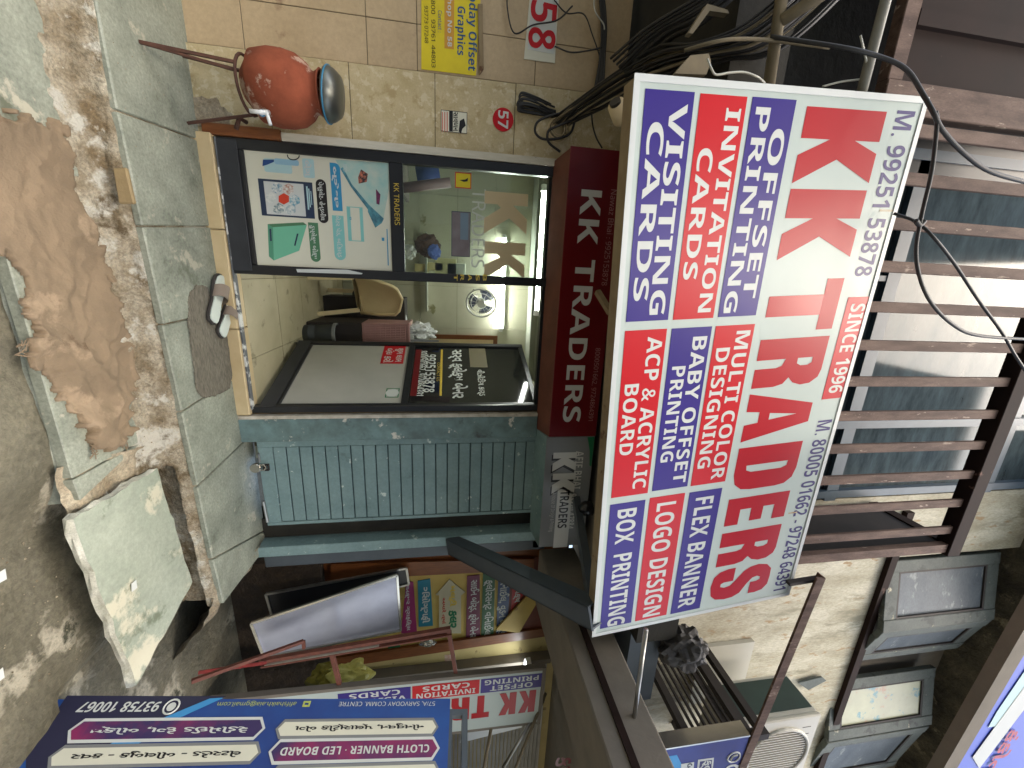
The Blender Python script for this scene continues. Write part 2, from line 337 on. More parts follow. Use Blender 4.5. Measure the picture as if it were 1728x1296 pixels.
# joints read from the photograph: they run askew across the pavement
j = [P2(zp, (200, 187), (335, 236)), P2(zp, (247, 382), (366, 383)), P2(zp, (281, 547), (400, 520)), P2(zp, (311, 693), (403, 634)), P2(zp, (336, 819), (408, 750)), P2(zp, (357, 945), (430, 905))]
back = .13
def ext(a, b, y):   # point of the joint line at this depth
    t = (y-a[1])/(b[1]-a[1]); return (a[0]+(b[0]-a[0])*t, y)
js = [((-4.2, -.64), (-4.2, back)), ((-2.9, -.64), (-2.9, back)), ((-1.75, -.63), (-1.72, back))]
for a, b in j: js.append((ext(a, b, yfront(a[0])), ext(a, b, back)))
js.append(((2.17, -.52), (2.22, .12)))
g = .004
for (a, b), (c, d) in zip(js, js[1:]):
    q.append([(a[0]+g, a[1]), (c[0]-g, c[1]), (d[0]-g, d[1]), (b[0]+g, b[1])])
slabs('pavement', zp, .035, q, M['kota'], None, 0)
bed = MB()
def bedf(u, v):
    x = -4.2+6.36*u; prof = [(.13, zp-.02), (yfront(x)+.012, zp-.014), (yfront(x)-.004, zp-.04), (yfront(x)-.02, zp-.075), (yfront(x)-.045, zl+.03), (yfront(x)-.09, zl+.012), (yfront(x)-.15, zl-.003), (yfront(x)-.19, zl-.02)]
    if x > 1.12: prof = prof[:4] + [(yfront(x)-.022, zp-.082), (yfront(x)+.05, zp-.09), (yfront(x)+.05, zl-.2), (yfront(x)+.05, zl-.4)]
    k = v*7; i = min(int(k), 6); t = k-i; y = prof[i][0]*(1-t)+prof[i+1][0]*t; z = prof[i][1]*(1-t)+prof[i+1][1]*t
    w = 0 if i < 1 else min(1, (k-1))
    return (x, y + w*.02*fn((x, z*3), 6, 2), z + w*.016*(fn((x, y), 9, 1)+.6*fn((x, y), 22, 8)))
bed.grid(bedf, 420, 42)
tag(bed.build('gutter', M['gutter'], smooth=True), kind='structure')
# lower step
lo = [((-4.2, -1.14), (-4.2, -.62)), ((-2.2, -1.13), (-2.2, -.62)), ((-.33, -1.12), (-.33, -.62)), ((.93, -1.10), (.93, -.64))]
jl = P2(zl, (114, 783), (232, 680)); jl2 = P2(zl, (135, 845), (165, 808))
q = []
for (a, b), (c, d) in zip(lo, lo[1:]): q.append([(a[0]+g, a[1]), (c[0]-g, c[1]), (d[0]-g, d[1]), (b[0]+g, b[1])])
a = tuple(atz(135, 845, zl))[:2]; c = tuple(atz(228, 735, zl))[:2]
q.append([(.93+g, -1.10), (a[0], a[1]), (c[0]+.06, c[1]), (.93+g, -.70)])
slabs('lower_pavement', zl, .045, q, M['kota'], None, 0)
rough_sheet('curb', M['kota'], -4.2, 1.05, -1.118, -1.085, lambda x, y: -.135 - (.16 if y < -1.10 else 0), 160, 4, .007, 6, edge=.012)
# broken mortar between lower step and the loose slab
def rub(u, v):
    x = .86+.34*u+.12*v; y = -1.13+.55*v; z = -.12+.02*math.sin(v*3)-.03*u
    return (x, y, z+.03*fn((x, y), 7, 3)+.02*fn((x, y), 17, 5))
tag(MB().grid(rub, 34, 44).build('rubble_mortar', M['cement'], smooth=True), kind='structure')
# pavement's broken right-hand end
def rub2(u, v):
    x = 2.1+.5*u; y = -.56+.75*v; z = .01-.26*u**1.5 - .12*u*(1-v)
    return (x + .05*fn((y, z), 6, 2), y, z+.05*fn((x, y), 6, 13)+.03*fn((x, y), 15, 15))
tag(MB().grid(rub2, 36, 44).build('broken_plinth', M['cement'], smooth=True), kind='structure')
# ---- cut stone block under the step's edge seen as an orange brick
# ================================================================== LOOSE SLAB
lsz = -.055
c4 = [atz(268, 790, lsz), atz(128, 876, lsz), atz(226, 1158, lsz), atz(322, 982, lsz)]
b = MB(); n = 14; top = []; 
def per(i, k):  # perimeter point
    p, qn = c4[i], c4[(i+1) % 4]; t = k/n
    r = p.lerp(qn, t); w = random.uniform(-.008, .008)
    d = (qn-p).normalized(); return r + V((-d.y, d.x, 0))*w
pp = [per(i, k) for i in range(4) for k in range(n)]
tilt = lambda p: p + V((0, 0, .02*(p.x-1.5)))
pp = [tilt(p) for p in pp]; L = len(pp)
low = [p+V((random.uniform(-.006, .006), random.uniform(-.012, 0), -.038)) for p in pp]; midp = [p+V((random.uniform(-.012, .006), random.uniform(-.01, -.002), -.018)) for p in pp]
b.add(pp + low, [list(range(L)), list(range(L, 2*L))[::-1]])
eb = MB().add(pp + midp + low, [[i, L+i, L+(i+1) % L, (i+1) % L] for i in range(L)] + [[L+i, 2*L+i, 2*L+(i+1) % L, L+(i+1) % L] for i in range(L)])
M['kotadirty'] = mat('mortar_stained_kota', rgb(160, 166, 150), rgb(138, 146, 130), scale=2.5, rough=.55, bump=.2, bscale=25, spot=rgb(190, 186, 164), spot_at=.57, spot_scale=3, spot2=rgb(108, 116, 96), spot2_at=.6, spot2_scale=5, fine=.18, contrast=.18)
o = b.build('loose_slab', M['kotadirty'])
eb.build('chipped_edge', mat('chipped_pale_stone', rgb(206, 204, 190), rgb(150, 150, 132), scale=12, rough=.8, bump=.8, bscale=40, fine=.3), o)
tag(o, 'loose greenish stone slab with chipped pale edge bridging the drain', 'stone slab')
# ================================================================== FACADE WALLS
def tiles(name, m, P, a0, a1, b0, b1, aj, bj, gap, label, cat, depth=.02, back=.2, group=None):
    root = thing(name, label, cat, P.w(a0, b0, 0))
    MB().pbox(P, a0, b0, a1, b1, -back, -.006).build('wall_core', M['grout'], root)
    bm_ = MB(); A = [a0]+aj+[a1]; B = [b0]+bj+[b1]
    for i in range(len(A)-1):
        for k in range(len(B)-1):
            e = random.uniform(-.002, .0015)
            bm_.pbox(P, A[i]+gap, B[k]+gap, A[i+1]-gap, B[k+1]-gap, -.006, e)
    bm_.build('tile_cladding', m, root, bevel=.002); return root
zt = [FAC.px(591, 170)[1], FAC.px(734, 180)[1], FAC.px(869, 190)[1]]
tiles('tiled_pilaster', M['marble'], FAC, -1.19, -.735, .0, 2.72, [], [zt[0]-.46]+zt, .002, 'beige marble tiled pilaster left of the shop door', 'pillar', back=.3)
pk = PY(.02)
tiles('tiled_wall', M['pink'], pk, -4.4, -1.195, -.05, 2.66, [-3.9, -3.3, -2.7, -2.1, pk.px(620, 28)[0]], [pk.px(618, 50)[1]-.68, pk.px(618, 50)[1]-.0, pk.px(703, 20)[1]+.0, pk.px(906, 60)[1]], .002, 'pinkish beige tiled wall of the neighbouring shop', 'wall')
# red oxide plinth at the far left corner
b = MB(); b.ppoly(PY(-.02), [(216, -40), (228, 10), (262, 40), (284, 66), (296, 40), (290, -60)], -.02, .03)
b.build('plinth', M['redox'], None); o = bpy.data.objects['plinth']; tag(o, 'dark red painted plinth at the foot of the pinkish tiled wall', 'plinth')
# wall over the shop, up to the balcony slab
o = MB().box(-.735, 2.3, .0, .25, 2.24, 2.68).build('lintel_wall', M['slabgrey']); tag(o, 'grey plaster lintel wall behind the red and grey shop signs', 'wall')
o = MB().box(1.02, 1.24, .03, .25, .02, 2.24).build('door_pier', M['beigewood']); tag(o, 'narrow pier between the glass door and the teal shutter', 'wall')
# riser and threshold under the door
b = MB()
for i, (x0, x1) in enumerate(((-.74, -.2), (-.2, .42), (.42, 1.03))): b.box(x0+.002, x1-.002, -.035, .10, .0, .118+.002*i)
o = b.build('threshold', M['sill'], bevel=.006); tag(o, 'beige stone threshold under the glass door', 'threshold')
# balcony slab and its dark underside
o = MB().box(-7, 2.28, -1.02, .3, 2.72, 3.0).build('balcony_slab', M['shadeplaster']); tag(o, 'balcony slab above the shops, shade put into its dark colour', 'balcony')
o = MB().box(-.74, 2.2, -.62, -.02, 2.66, 2.719).build('ledge', M['slabgrey']); tag(o, 'grey plastered ledge above the red sign', 'ledge')
# ================================================================== GLASS DOOR: FIXED LEAF
root = fixed_door = thing('glass_door', 'black framed glass door panel with poster, fixed left of the opening', 'door', FAC.w(-.7, .12))
D = PY(-.012)
fa = D.px(400, 236)[0]; fb = D.px(410, 462)[0]
z0 = .13; z1 = D.px(930, 300)[1]+.045
a0 = -.728; a1 = .062
MB().frame(D, a0, z0, a1, z1, .06, -.05, .0, tb=.14, tt=.03).build('frame', M['black'], root, bevel=.004)
zm0, zm1 = D.px(659, 370)[1], D.px(681, 370)[1]
MB().pbox(D, a0+.06, zm0, a1-.06, zm1, -.046, -.002).build('mid_rail', M['black'], root, bevel=.003)
MB().pbox(D, a0+.012, z0-.0, a1-.02, z0+.115, .0005, .006).build('kick_plate', M['blackrub'], root, bevel=.003)
MB().pbox(D, a0+.06, zm1, a1-.06, z1-.03, -.03, -.024).build('glass', M['glass'], root)
MB().pbox(D, a0+.06, z0+.14, a1-.06, zm0, -.03, -.02).build('panel', M['posterw'], root)
ptext('KK TRADERS', D, (664, 309), (675, 380), M['gold'], root, bold=.01, h=-.0005)
st = Pl(D.w(0, 0, .0005), (0, 0, 1), (-1, 0, 0))
for ch, x in zip('TRASB', (766, 777, 790, 803, 815)):
    ptext(ch, D, (x, 463), (x+6, 474), M['gold'], root, bold=.02, h=.0008)
MB().ppoly(D, [(500, 454), (502, 459.5), (610, 463), (612, 461), (586, 455)], .0005, .002).build('paper_strip', M['whitetxt'], root)
# poster on the lower panel
D2 = Pl(D.w(0, 0, -.019), (1, 0, 0), (0, 0, 1))
cv = lambda x, y: (x/5.18+370, y/5.18+230)
pa = D2.rect(cv(300, 150), cv(1490, 1150))
po = MB().pbox(D2, a0+.062, z0+.142, a1-.062, zm0-.002, 0, .0012).build('poster', M['posterw'], root)
def prect(lb, rt, m, h0=.0012, h1=.0024, r=.012, par=po, P=D2, corners=(1, 1, 1, 1)):
    q_ = P.rect(lb, rt); return pill(P, *q_, h0, h1, r=r, corners=corners).build('print', m, par)
prect(cv(985, 690), cv(1110, 1085), M['teal2'], r=.05, corners=(1, 0, 0, 1)); ptext('લેટર પેડ, બિ.કાર્ડ', D2, cv(1003, 695), cv(1085, 1060), M['whitetxt'], po, bold=.012, h=.003)
prect(cv(965, 230), cv(1080, 655), M['teal1'], r=.05, corners=(0, 1, 0, 0)); ptext('બ્રોશર', D2, cv(975, 262), cv(1058, 632), M['whitetxt'], po, bold=.035, h=.003)
prect(cv(840, 372), cv(958, 762), M['blacktxt'], r=.2); ptext('પેમ્ફલેટ- હેન્ડબીલ', D2, cv(850, 395), cv(938, 738), M['whitetxt'], po, bold=.015, h=.003)
prect(cv(776, 752), cv(890, 1100), M['pgreen'], r=.05, corners=(1, 0, 0, 1)); ptext('ડુપ્લેક્ષ બોક્ષ', D2, cv(785, 775), cv(870, 1075), M['whitetxt'], po, bold=.015, h=.003)
prect(cv(724, 192), cv(838, 368), M['teal3'], r=.01); ptext('બેગ', D2, cv(738, 208), cv(815, 355), M['whitetxt'], po, bold=.03, h=.003)
prect(cv(385, 190), cv(640, 330), M['teal3']); prect(cv(480, 192), cv(700, 262), mat('pale_blue_print', rgb(150, 190, 210)), .0024, .003)
MB().ppoly(D2, [cv(384, 205), cv(380, 262), cv(420, 250), cv(480, 225), cv(480, 205)], .003, .0036).build('print', mat('deep_blue_print', rgb(30, 70, 130)), po)
MB().tube([D2.w(*D2.px(*cv(650+52*math.cos(t/10*3.3)-0, 178+0*t+40*math.sin(t/10*3.3)-10)), .004) for t in range(11)], .003, 6).build('print', M['blacktxt'], po)
prect(cv(338, 368), cv(838, 722), M['navy'], r=.002); prect(cv(388, 392), cv(760, 702), M['whitetxt'], .0024, .0034, r=.002)
for k, (cx, cy, c) in enumerate(((505, 452, (96, 140, 160)), (605, 462, (170, 120, 100)), (455, 538, (190, 196, 190)), (660, 560, (90, 150, 170)), (520, 632, (70, 110, 120)), (625, 640, (150, 170, 176)))):
    MB().ppoly(D2, [cv(cx+52*math.cos(R(60*i+30)), cy+50*math.sin(R(60*i+30))) for i in range(6)], .0034, .0042).build('print', mat('photo_cell', rgb(*c), rgb(214, 214, 206), scale=60, contrast=.12), po)
MB().ppoly(D2, [cv(567+52*math.cos(R(60*i+30)), 548+50*math.sin(R(60*i+30))) for i in range(6)], .0042, .005).build('print', M['orangered'], po)
for k in range(3): prect(cv(772+k*16, 440+k*20), cv(776+k*16, 640-k*20), M['teal3'], .0024, .003)
MB().ppoly(D2, [cv(424, 768), cv(735, 752), cv(766, 775), cv(700, 1000), cv(478, 1086), cv(436, 1050)], .0012, .002).build('print', M['pmint'], po)
MB().ppoly(D2, [cv(424, 768), cv(735, 752), cv(766, 775), cv(470, 795)], .002, .0026).build('print', M['pgreen'], po)
MB().ppoly(D2, [cv(424, 768), cv(470, 795), cv(478, 1086), cv(436, 1050)], .002, .0026).build('print', mat('mid_green_print', rgb(84, 150, 120)), po)
MB().ppoly(D2, [cv(655, 955), cv(680, 850), cv(694, 852), cv(668, 958)], .0026, .003).build('print', M['navy'], po)
MB().ppoly(D2, [cv(440, 810), cv(455, 808), cv(462, 915), cv(446, 918)], .0027, .003).build('print', M['navy'], po)
MB().ppoly(D2, [cv(1015, 205), cv(1480, 235), cv(1480, 480), cv(1430, 750), cv(1300, 640), cv(1150, 440)], .0024, .003).build('print', mat('leaflet_print', rgb(140, 186, 180), rgb(186, 196, 180), scale=14), po)
MB().ppoly(D2, [cv(1060, 285), cv(1150, 440), cv(1300, 640), cv(1300, 660), cv(1365, 800), cv(1420, 760), cv(1440, 720), cv(1310, 600), cv(1160, 420), cv(1080, 270)], .003, .0036).build('print', mat('leaflet_shade_print', rgb(40, 70, 92), rgb(90, 160, 170), scale=20), po)
MB().ppoly(D2, [cv(1240, 290), cv(1300, 330), cv(1290, 400), cv(1220, 415), cv(1215, 360)], .003, .0038).build('print', mat('portrait_print', rgb(190, 110, 84), rgb(40, 36, 40), scale=60, contrast=.1), po)
MB().ppoly(D2, [cv(1370, 460), cv(1410, 510), cv(1400, 600), cv(1375, 590)], .003, .0038).build('print', mat('dress_print', rgb(130, 40, 90), rgb(40, 30, 50), scale=50), po)
text('XPO', D2, *D2.rect(cv(1080, 240), cv(1120, 310)), M['whitetxt'], po, h=.0042)
MB().frame(D2, *D2.rect(cv(1112, 612), cv(1268, 922)), .005, .0012, .002, tb=.022, tt=.02).build('print', M['teal2'], po)
prect(cv(1462, 810), cv(1482, 1130), M['teal1'], r=.001); prect(cv(1420, 885), cv(1444, 915), M['teal1'], r=.001)
MB().frame(D2, *D2.rect(cv(1140, 705), cv(1156, 730)), .003, .0012, .002).build('print', M['teal1'], po)
# vinyl letters and stickers on the upper glass
D3 = Pl(D.w(0, 0, -.023), (1, 0, 0), (0, 0, 1))
def glyphK(P, lb, rt, m, par, h, w=.36, slant=0):
    a0_, b0_, a1_, b1_ = P.rect(lb, rt); W_, H_ = a1_-a0_, b1_-b0_
    pts = [(0, 0), (w, 0), (w, .3), (w+.08, .38), (.66, 0), (1.04, 0), (.62, .58), (1, 1), (.62, 1), (w, .66), (w, 1), (0, 1)]
    return MB().poly(P, [(a0_+x*W_, b0_+y*H_) for x, y in pts], h, h+.0012).build('lettering', m, par)
glyphK(D3, (818, 322), (888, 396), M['cream'], root, .0005, .3)
glyphK(D3, (818, 407), (884, 470), M['cream'], root, .0005, .34)
ptext('TRADERS', D3, (797, 318), (817, 452), M['whitetxt'], root, h=.0005)
ys = MB().pbox(D3, *D3.rect((769, 291), (794, 318)), .0005, .0012).build('sticker', M['yellow'], root); MB().frame(D3, *D3.rect((768, 290), (795, 319)), .006, .0012, .002).build('sticker', M['orangered'], root)
MB().ppoly(D3, [(775, 304), (785, 303), (790, 300), (789, 306), (783, 307)], .0012, .002).build('sticker', M['blacktxt'], root)
MB().pbox(D3, *D3.rect((763, 357), (792, 433)), .0005, .0012).build('notice', mat('glued_notice', rgb(134, 128, 130), rgb(110, 96, 100), scale=9), root)
MB().pbox(D3, *D3.rect((777, 359), (790, 405)), .0012, .0018).build('notice', mat('notice_band', rgb(120, 140, 156)), root)
MB().frame(D3, *D3.rect((762, 356), (793, 434)), .004, .0012, .002).build('notice', M['navy'], root)
# jamb trims: white painted strip with a varnished foot
o = MB().pbox(FAC, -.776, .50, -.731, z1+.005, -.05, .02).build('door_jamb', M['whitewood']); tag(o, 'white painted wooden jamb left of the glass door', 'door jamb')
zf = FAC.px(469, 230)[1]
o.data.transform(Matrix.Identity(4))
o2 = MB().pbox(FAC, -.79, .07, -.729, .497, -.05, .03).build('jamb_foot', M['varnish'], bevel=.004); tag(o2, 'varnished brown wooden foot of the white door jamb', 'wood block')
# ================================================================== OPEN DOOR LEAF
hinge = V((.985, .0, .16)); free = V((.645, .92, .16))
LP = Pl(free, hinge-free, (0, 0, 1)); LW = (hinge-free).length; LH = 2.06
root = thing('glass_door', 'black framed glass door leaf with Gujarati lettering, swung open inwards', 'door', hinge)
MB().frame(LP, 0, 0, LW, LH, .055, -.04, 0, tb=.13, tt=.04).build('frame', M['black'], root, bevel=.003)
lm0, lm1 = LP.px(684, 630)[1], LP.px(694, 630)[1]
MB().pbox(LP, .055, lm0, LW-.055, lm1, -.036, -.002).build('mid_rail', M['black'], root)
MB().pbox(LP, .02, .004, LW-.01, .11, .0005, .005).build('kick_plate', M['blackrub'], root)
M['board'] = mat('grey_white_board', rgb(176, 174, 164), rgb(160, 158, 148), scale=3, rough=.3)
MB().pbox(LP, .055, .13, LW-.055, lm0, -.03, -.016).build('panel', M['board'], root)
M['blackglass'] = mat('black_film_glass', rgb(22, 23, 24), rgb(30, 31, 32), scale=6, rough=.06, spec=.8)
MB().pbox(LP, .055, lm1, LW-.055, LH-.04, -.03, -.016).build('glass', M['blackglass'], root)
LG = Pl(LP.w(0, 0, -.016), LP.r, LP.u)
st_ = MB().pbox(LG, *LG.rect((649, 584), (680, 614)), .0004, .0014).build('sticker', M['signred'], root)
ptext('શુભ લાભ', LG, (667, 588), (677, 611), M['whitetxt'], st_, bold=.02, h=.002); ptext('બંધ કરો', LG, (652, 588), (663, 612), M['whitetxt'], st_, bold=.02, h=.002)
ax, bx = LG.px(662, 663); disc(LG, ax, bx, .05, .0004, .0014).build('sticker', M['whitetxt'], root); 
MB().frame(LG, ax-.06, bx-.05, ax+.06, bx+.052, .008, .0002, .0009).build('sticker', M['greenp'], root)
ptext('9925153878', LG, (720, 598), (733, 662), M['whitetxt'], root, bold=.03, h=.0006)
ptext('8000501662 - 9724864391', LG, (708, 592), (715, 668), M['whitetxt'], root, bold=.02, h=.0006)
ptext('CONTACT US', LG, (738, 612), (742, 643), M['gold'], root, h=.0006)
ptext('સર્વ ફ્લેક્ષ બેનર', LG, (756, 590), (791, 672), M['whitetxt'], root, bold=.025, h=.0006)
ptext('વીઝીટીંગ કાર્ડ', LG, (801, 624), (823, 668), M['whitetxt'], root, bold=.02, h=.0006)
MB().pbox(LG, *LG.rect((791, 588), (823, 620)), .0004, .0012).build('sticker', mat('brown_tape', rgb(110, 102, 78)), root)
MB().pbox(LG, *LG.rect((744, 590), (745.5, 668)), .0004, .001).build('print', M['gold'], root)
MB().pbox(LG, *LG.rect((702, 590), (703, 668)), .0004, .001).build('print', M['dkred'], root)
MB().bar(LP.w(.02, .99, .03), LP.w(.02, 1.25, .03), .02, .02).build('handle', M['steel'], root)
MB().pbox(LP, .004, -.02, .05, .03, -.03, .004).build('floor_pivot', M['steel'], root)
# right-hand jamb of the opening
o = MB().box(.975, 1.022, .0, .07, .12, 2.22).build('door_jamb', M['black'], bevel=.003); tag(o, 'black metal jamb between the open door leaf and the shutter', 'door jamb')
MB().box(-.735, 1.0, .03, .09, 2.185, 2.24).build('head_rail', M['black'], fixed_door)
o = MB().box(-.72, .99, -.02, .02, .125, .134).build('floor_track', mat('worn_white_track', rgb(110, 112, 112), rgb(70, 72, 76), scale=10, spot=rgb(206, 206, 200), spot_at=.5, spot_scale=7)); tag(o, 'worn floor track with flaking white paint along the threshold', 'floor track')
# ================================================================== SHUTTER
root = thing('shutter_door', 'chalky teal steel shutter door with chipped paint and padlock', 'shutter', (1.6, 0, .02))
sx0, sx1 = FAC.px(440, 742)[0], FAC.px(440, 886)[0]; szb, szt = FAC.px(440, 800)[1], 2.22
sx0, sx1 = 1.235, 1.945
MB().pbox(FAC, sx0, szb, sx1, szt, -.06, -.016).build('shutter_leaf', M['tealdark'], root)
b = MB(); nz_ = 22; zz0 = szb+.10; stp = (szt-zz0)/nz_
for i in range(nz_): b.pbox(FAC, sx0+.055, zz0+i*stp+.004, sx1-.03, zz0+(i+1)*stp-.004, -.016, -.002)
b.build('slats', M['teal'], root, bevel=.004)
b = MB(); b.pbox(FAC, sx0, szb, sx0+.052, szt, -.012, .002); b.pbox(FAC, sx1-.027, szb, sx1, szt, -.012, .002); b.pbox(FAC, sx0+.052, szb, sx1-.027, zz0, -.012, .001)
b.build('border', M['teal'], root, bevel=.003)
ly = szb+.01
MB().tube([FAC.w(1.33, ly, .012), FAC.w(1.40, ly, .012)], .008, 8).tube([FAC.w(1.72, ly-.01, .015), FAC.w(1.90, ly-.0, .015)], .011, 8).build('bolt', M['steel'], root)
b = MB(); pc = FAC.px(434, 787)
disc(FAC, pc[0], pc[1], .036, .012, .036, mb=b); b.tube([FAC.w(pc[0]-.02+.0, pc[1]+.02, .02), FAC.w(pc[0]-.022, pc[1]+.055, .02), FAC.w(pc[0], pc[1]+.068, .02), FAC.w(pc[0]+.022, pc[1]+.055, .02), FAC.w(pc[0]+.02, pc[1]+.02, .02)], .007, 8)
b.build('padlock', M['chrome'], root, bevel=.006)
MB().frame(FAC, pc[0]-.02, pc[1]+.045, pc[0]+.03, pc[1]+.085, .008, .0, .02).build('hasp', M['iron'], root)
MB().frame(FAC, FAC.px(440, 735)[0]-.02, szb+.03, FAC.px(440, 735)[0]+.02, szb+.065, .008, -.002, .012).build('latch', M['iron'], root)
o = MB().box(1.06, 1.233, -.03, .02, .02, 2.2).build('shutter_post', M['tealflake'], bevel=.004); tag(o, 'flaking grey teal post between the glass door and the shutter', 'post')
o = MB().box(1.035, 1.0595, -.028, .02, .04, 2.2).build('trim_strip', mat('flaky_white_strip', rgb(206, 200, 186), rgb(150, 140, 120), scale=14, spot=rgb(96, 80, 64), spot_at=.62)); tag(o, 'narrow flaky white strip beside the black door jamb', 'trim')
# ================================================================== RIGHT OF SHUTTER
o = MB().box(1.95, 2.12, .10, .3, -.1, 2.5).build('recess_wall', M['shadeplaster']); tag(o, 'dark recessed wall strip right of the teal shutter', 'wall')
o = MB().box(2.125, 2.215, -.02, .12, .0, 2.35).build('teal_post', M['teal'], bevel=.004); tag(o, 'smooth teal steel post standing before the dark recess', 'post')
o = MB().box(2.22, 2.33, .0, .14, .06, 2.35).build('steel_post', M['greymet'], bevel=.01); tag(o, 'dark grey steel post next to the teal post', 'post')
# ================================================================== SHOP INTERIOR
M['inwall'] = mat('greenish_shop_wall', rgb(188, 187, 166), rgb(170, 169, 146), scale=2.2, rough=.6, spot=rgb(132, 128, 92), spot_at=.64, spot_scale=4)
M['infloor'] = mat('worn_shop_floor', rgb(182, 172, 142), rgb(160, 150, 120), scale=3, rough=.35, rough2=.55, spot=rgb(132, 122, 96), spot_at=.6, spot_scale=5)
M['inceil'] = mat('shop_ceiling', rgb(160, 164, 150), rgb(140, 144, 130), scale=3)
bx0, bx1, by, ceil = -1.55, 1.32, 2.75, 2.62
root = thing('shop_room', 'tiled interior of the print shop behind the glass door', 'room', (0, 1.4, .12))
b = MB()
xs_ = [bx0, -1.0, -.45, .1, .65, bx1]; ys_ = [.1, .65, 1.2, 1.75, 2.3, by]
b.box(bx0, bx1, .1, by, .06, .112)
b.build('floor_bed', M['grout'], root); b = MB()
for i in range(5):
    for k in range(5): b.box(xs_[i]+.002, xs_[i+1]-.002, ys_[k]+.002, ys_[k+1]-.002, .112, .118)
b.build('floor', M['infloor'], root)
b = MB()
for i in range(5):
    for k in range(5): b.box(bx0+(bx1-bx0)*i/5+.002, bx0+(bx1-bx0)*(i+1)/5-.002, by, by+.05, .118+.5*k+.002, min(ceil, .118+.5*(k+1))-.002)
b.build('back_wall', M['inwall'], root); MB().box(bx0-.1, bx1+.1, by+.05, by+.15, .06, ceil+.1).build('back_wall', M['grout'], root)
MB().box(bx0-.1, bx0, .1, by, .06, ceil).build('side_wall', M['inwall'], root); MB().box(bx1, bx1+.1, .1, by, .06, ceil).build('side_wall', M['inwall'], root)
MB().box(bx0-.1, bx1+.1, .26, by+.1, ceil, ceil+.08).build('ceiling', M['inceil'], root)
b = MB()
for y in (.9, 1.5, 2.1): b.box(bx0, bx1, y, y+.06, ceil-.07, ceil-.001)
b.build('ceiling_batten', M['inceil'], root)
M['lamp'] = mat('lit_tube', (1, 1, 1, 1), emis=(.96, 1, .93, 1), estr=30)
def tube_light(p, q_, label):
    root = thing('tube_light', label, 'tube light', (V(p)+V(q_))/2, 'tube lights in the shop')
    p, q_ = V(p), V(q_); d = (q_-p).normalized()
    MB().tube([p+d*.03, q_-d*.03], .016, 12).build('tube', M['lamp'], root, smooth=True)
    MB().bar(p+V((0, .03, .015)), q_+V((0, .03, .015)), .03, .05).build('batten', M['whitepl'], root)
    for e in (p, q_): MB().bar(e-d*.02, e+d*.03, .045, .045).build('end_cap', M['whitepl'], root)
p = aty(918, 316, .75); q_ = aty(900, 527, .75); tube_light(p, (q_.x, .75, p.z), 'lit tube light near the ceiling just inside the door')
p = aty(851, 398, by-.06); q_ = aty(849, 556, by-.06); tube_light((p.x, by-.06, p.z), (q_.x, by-.06, p.z), 'lit tube light high on the back wall of the shop')
# back right: brown door frame
root = thing('inner_door', 'brown framed plain door in the back corner of the shop', 'door', (1.1, by-.05, .12))
BW = PY(by-.02)
q4 = BW.rect((690, 563), (832, 577))
MB().frame(BW, q4[0], .12, q4[0]+.5, q4[3]+.06, .06, .0, .03).build('frame', M['varnish'], root); MB().pbox(BW, q4[0]+.06, .12, q4[0]+.44, q4[3], 0, .015).build('door_panel', M['cream'], root)
# counter along the left with papers and tubes
root = thing('counter', 'grey shop counter behind the glass panel', 'counter', (-1.1, 1.6, .12))
MB().box(-1.5, -.85, .9, 2.5, .16, .98).build('cabinet', M['silverp'], root, bevel=.01); MB().box(-1.52, -.82, .88, 2.52, .981, 1.02).build('worktop', M['slabgrey'], root, bevel=.005)
o = MB().tube([aty(672, 318, 1.2), aty(760, 308, 1.2)], .045, 14).build('paper_roll', mat('brownish_roll', rgb(120, 96, 92), rgb(100, 80, 78)), smooth=True); tag(o, 'brownish roll of vinyl standing behind the glass', 'roll')
o = MB().tube([aty(704, 300, 1.5), aty(742, 296, 1.5)], .10, 14).build('blue_drum', mat('blue_drum_plastic', rgb(40, 62, 130), rgb(60, 80, 120)), smooth=True); tag(o, 'blue drum on the shop counter', 'drum')
# hanging bags seen through the glass
def blob(name, c, r, m, label, cat, sc=(1, 1, 1), sub=4, amp=.25, f=5, seed=0):
    bm = bmesh.new(); bmesh.ops.create_icosphere(bm, subdivisions=sub, radius=1); b = MB()
    vs = [V(v.co) for v in bm.verts]; fs = [[v.index for v in f_.verts] for f_ in bm.faces]; bm.free()
    vs = [V(c) + V((v.x*sc[0], v.y*sc[1], v.z*sc[2]))*r*(1+amp*noise.noise(v*f*.4+V((seed, 0, 0)))+amp*.5*noise.noise(v*f+V((0, seed, 0)))-amp*.35*abs(noise.noise(v*f*.5+V((seed, seed, 3))))+amp*.06*abs(noise.noise(v*f*1.9+V((2, seed, 0))))) for v in vs]
    o = b.add(vs, fs).build(name, m, smooth=False); return tag(o, label, cat)
blob('cloth_bag', aty(722, 415, 1.7), .11, mat('brown_bag', rgb(92, 66, 52), rgb(60, 42, 34)), 'crumpled brown bag hanging behind the glass', 'bag', (1.1, .8, 1.2))
blob('plastic_pouch', aty(733, 425, 1.6), .075, mat('blue_pouch', rgb(64, 86, 160), rgb(86, 110, 170)), 'blue pouch hanging in front of the brown bag', 'pouch', (1, .6, .9))
blob('tea_glass', aty(690, 425, 1.9), .08, M['whitepl'], 'white crumpled packet behind the glass', 'packet')
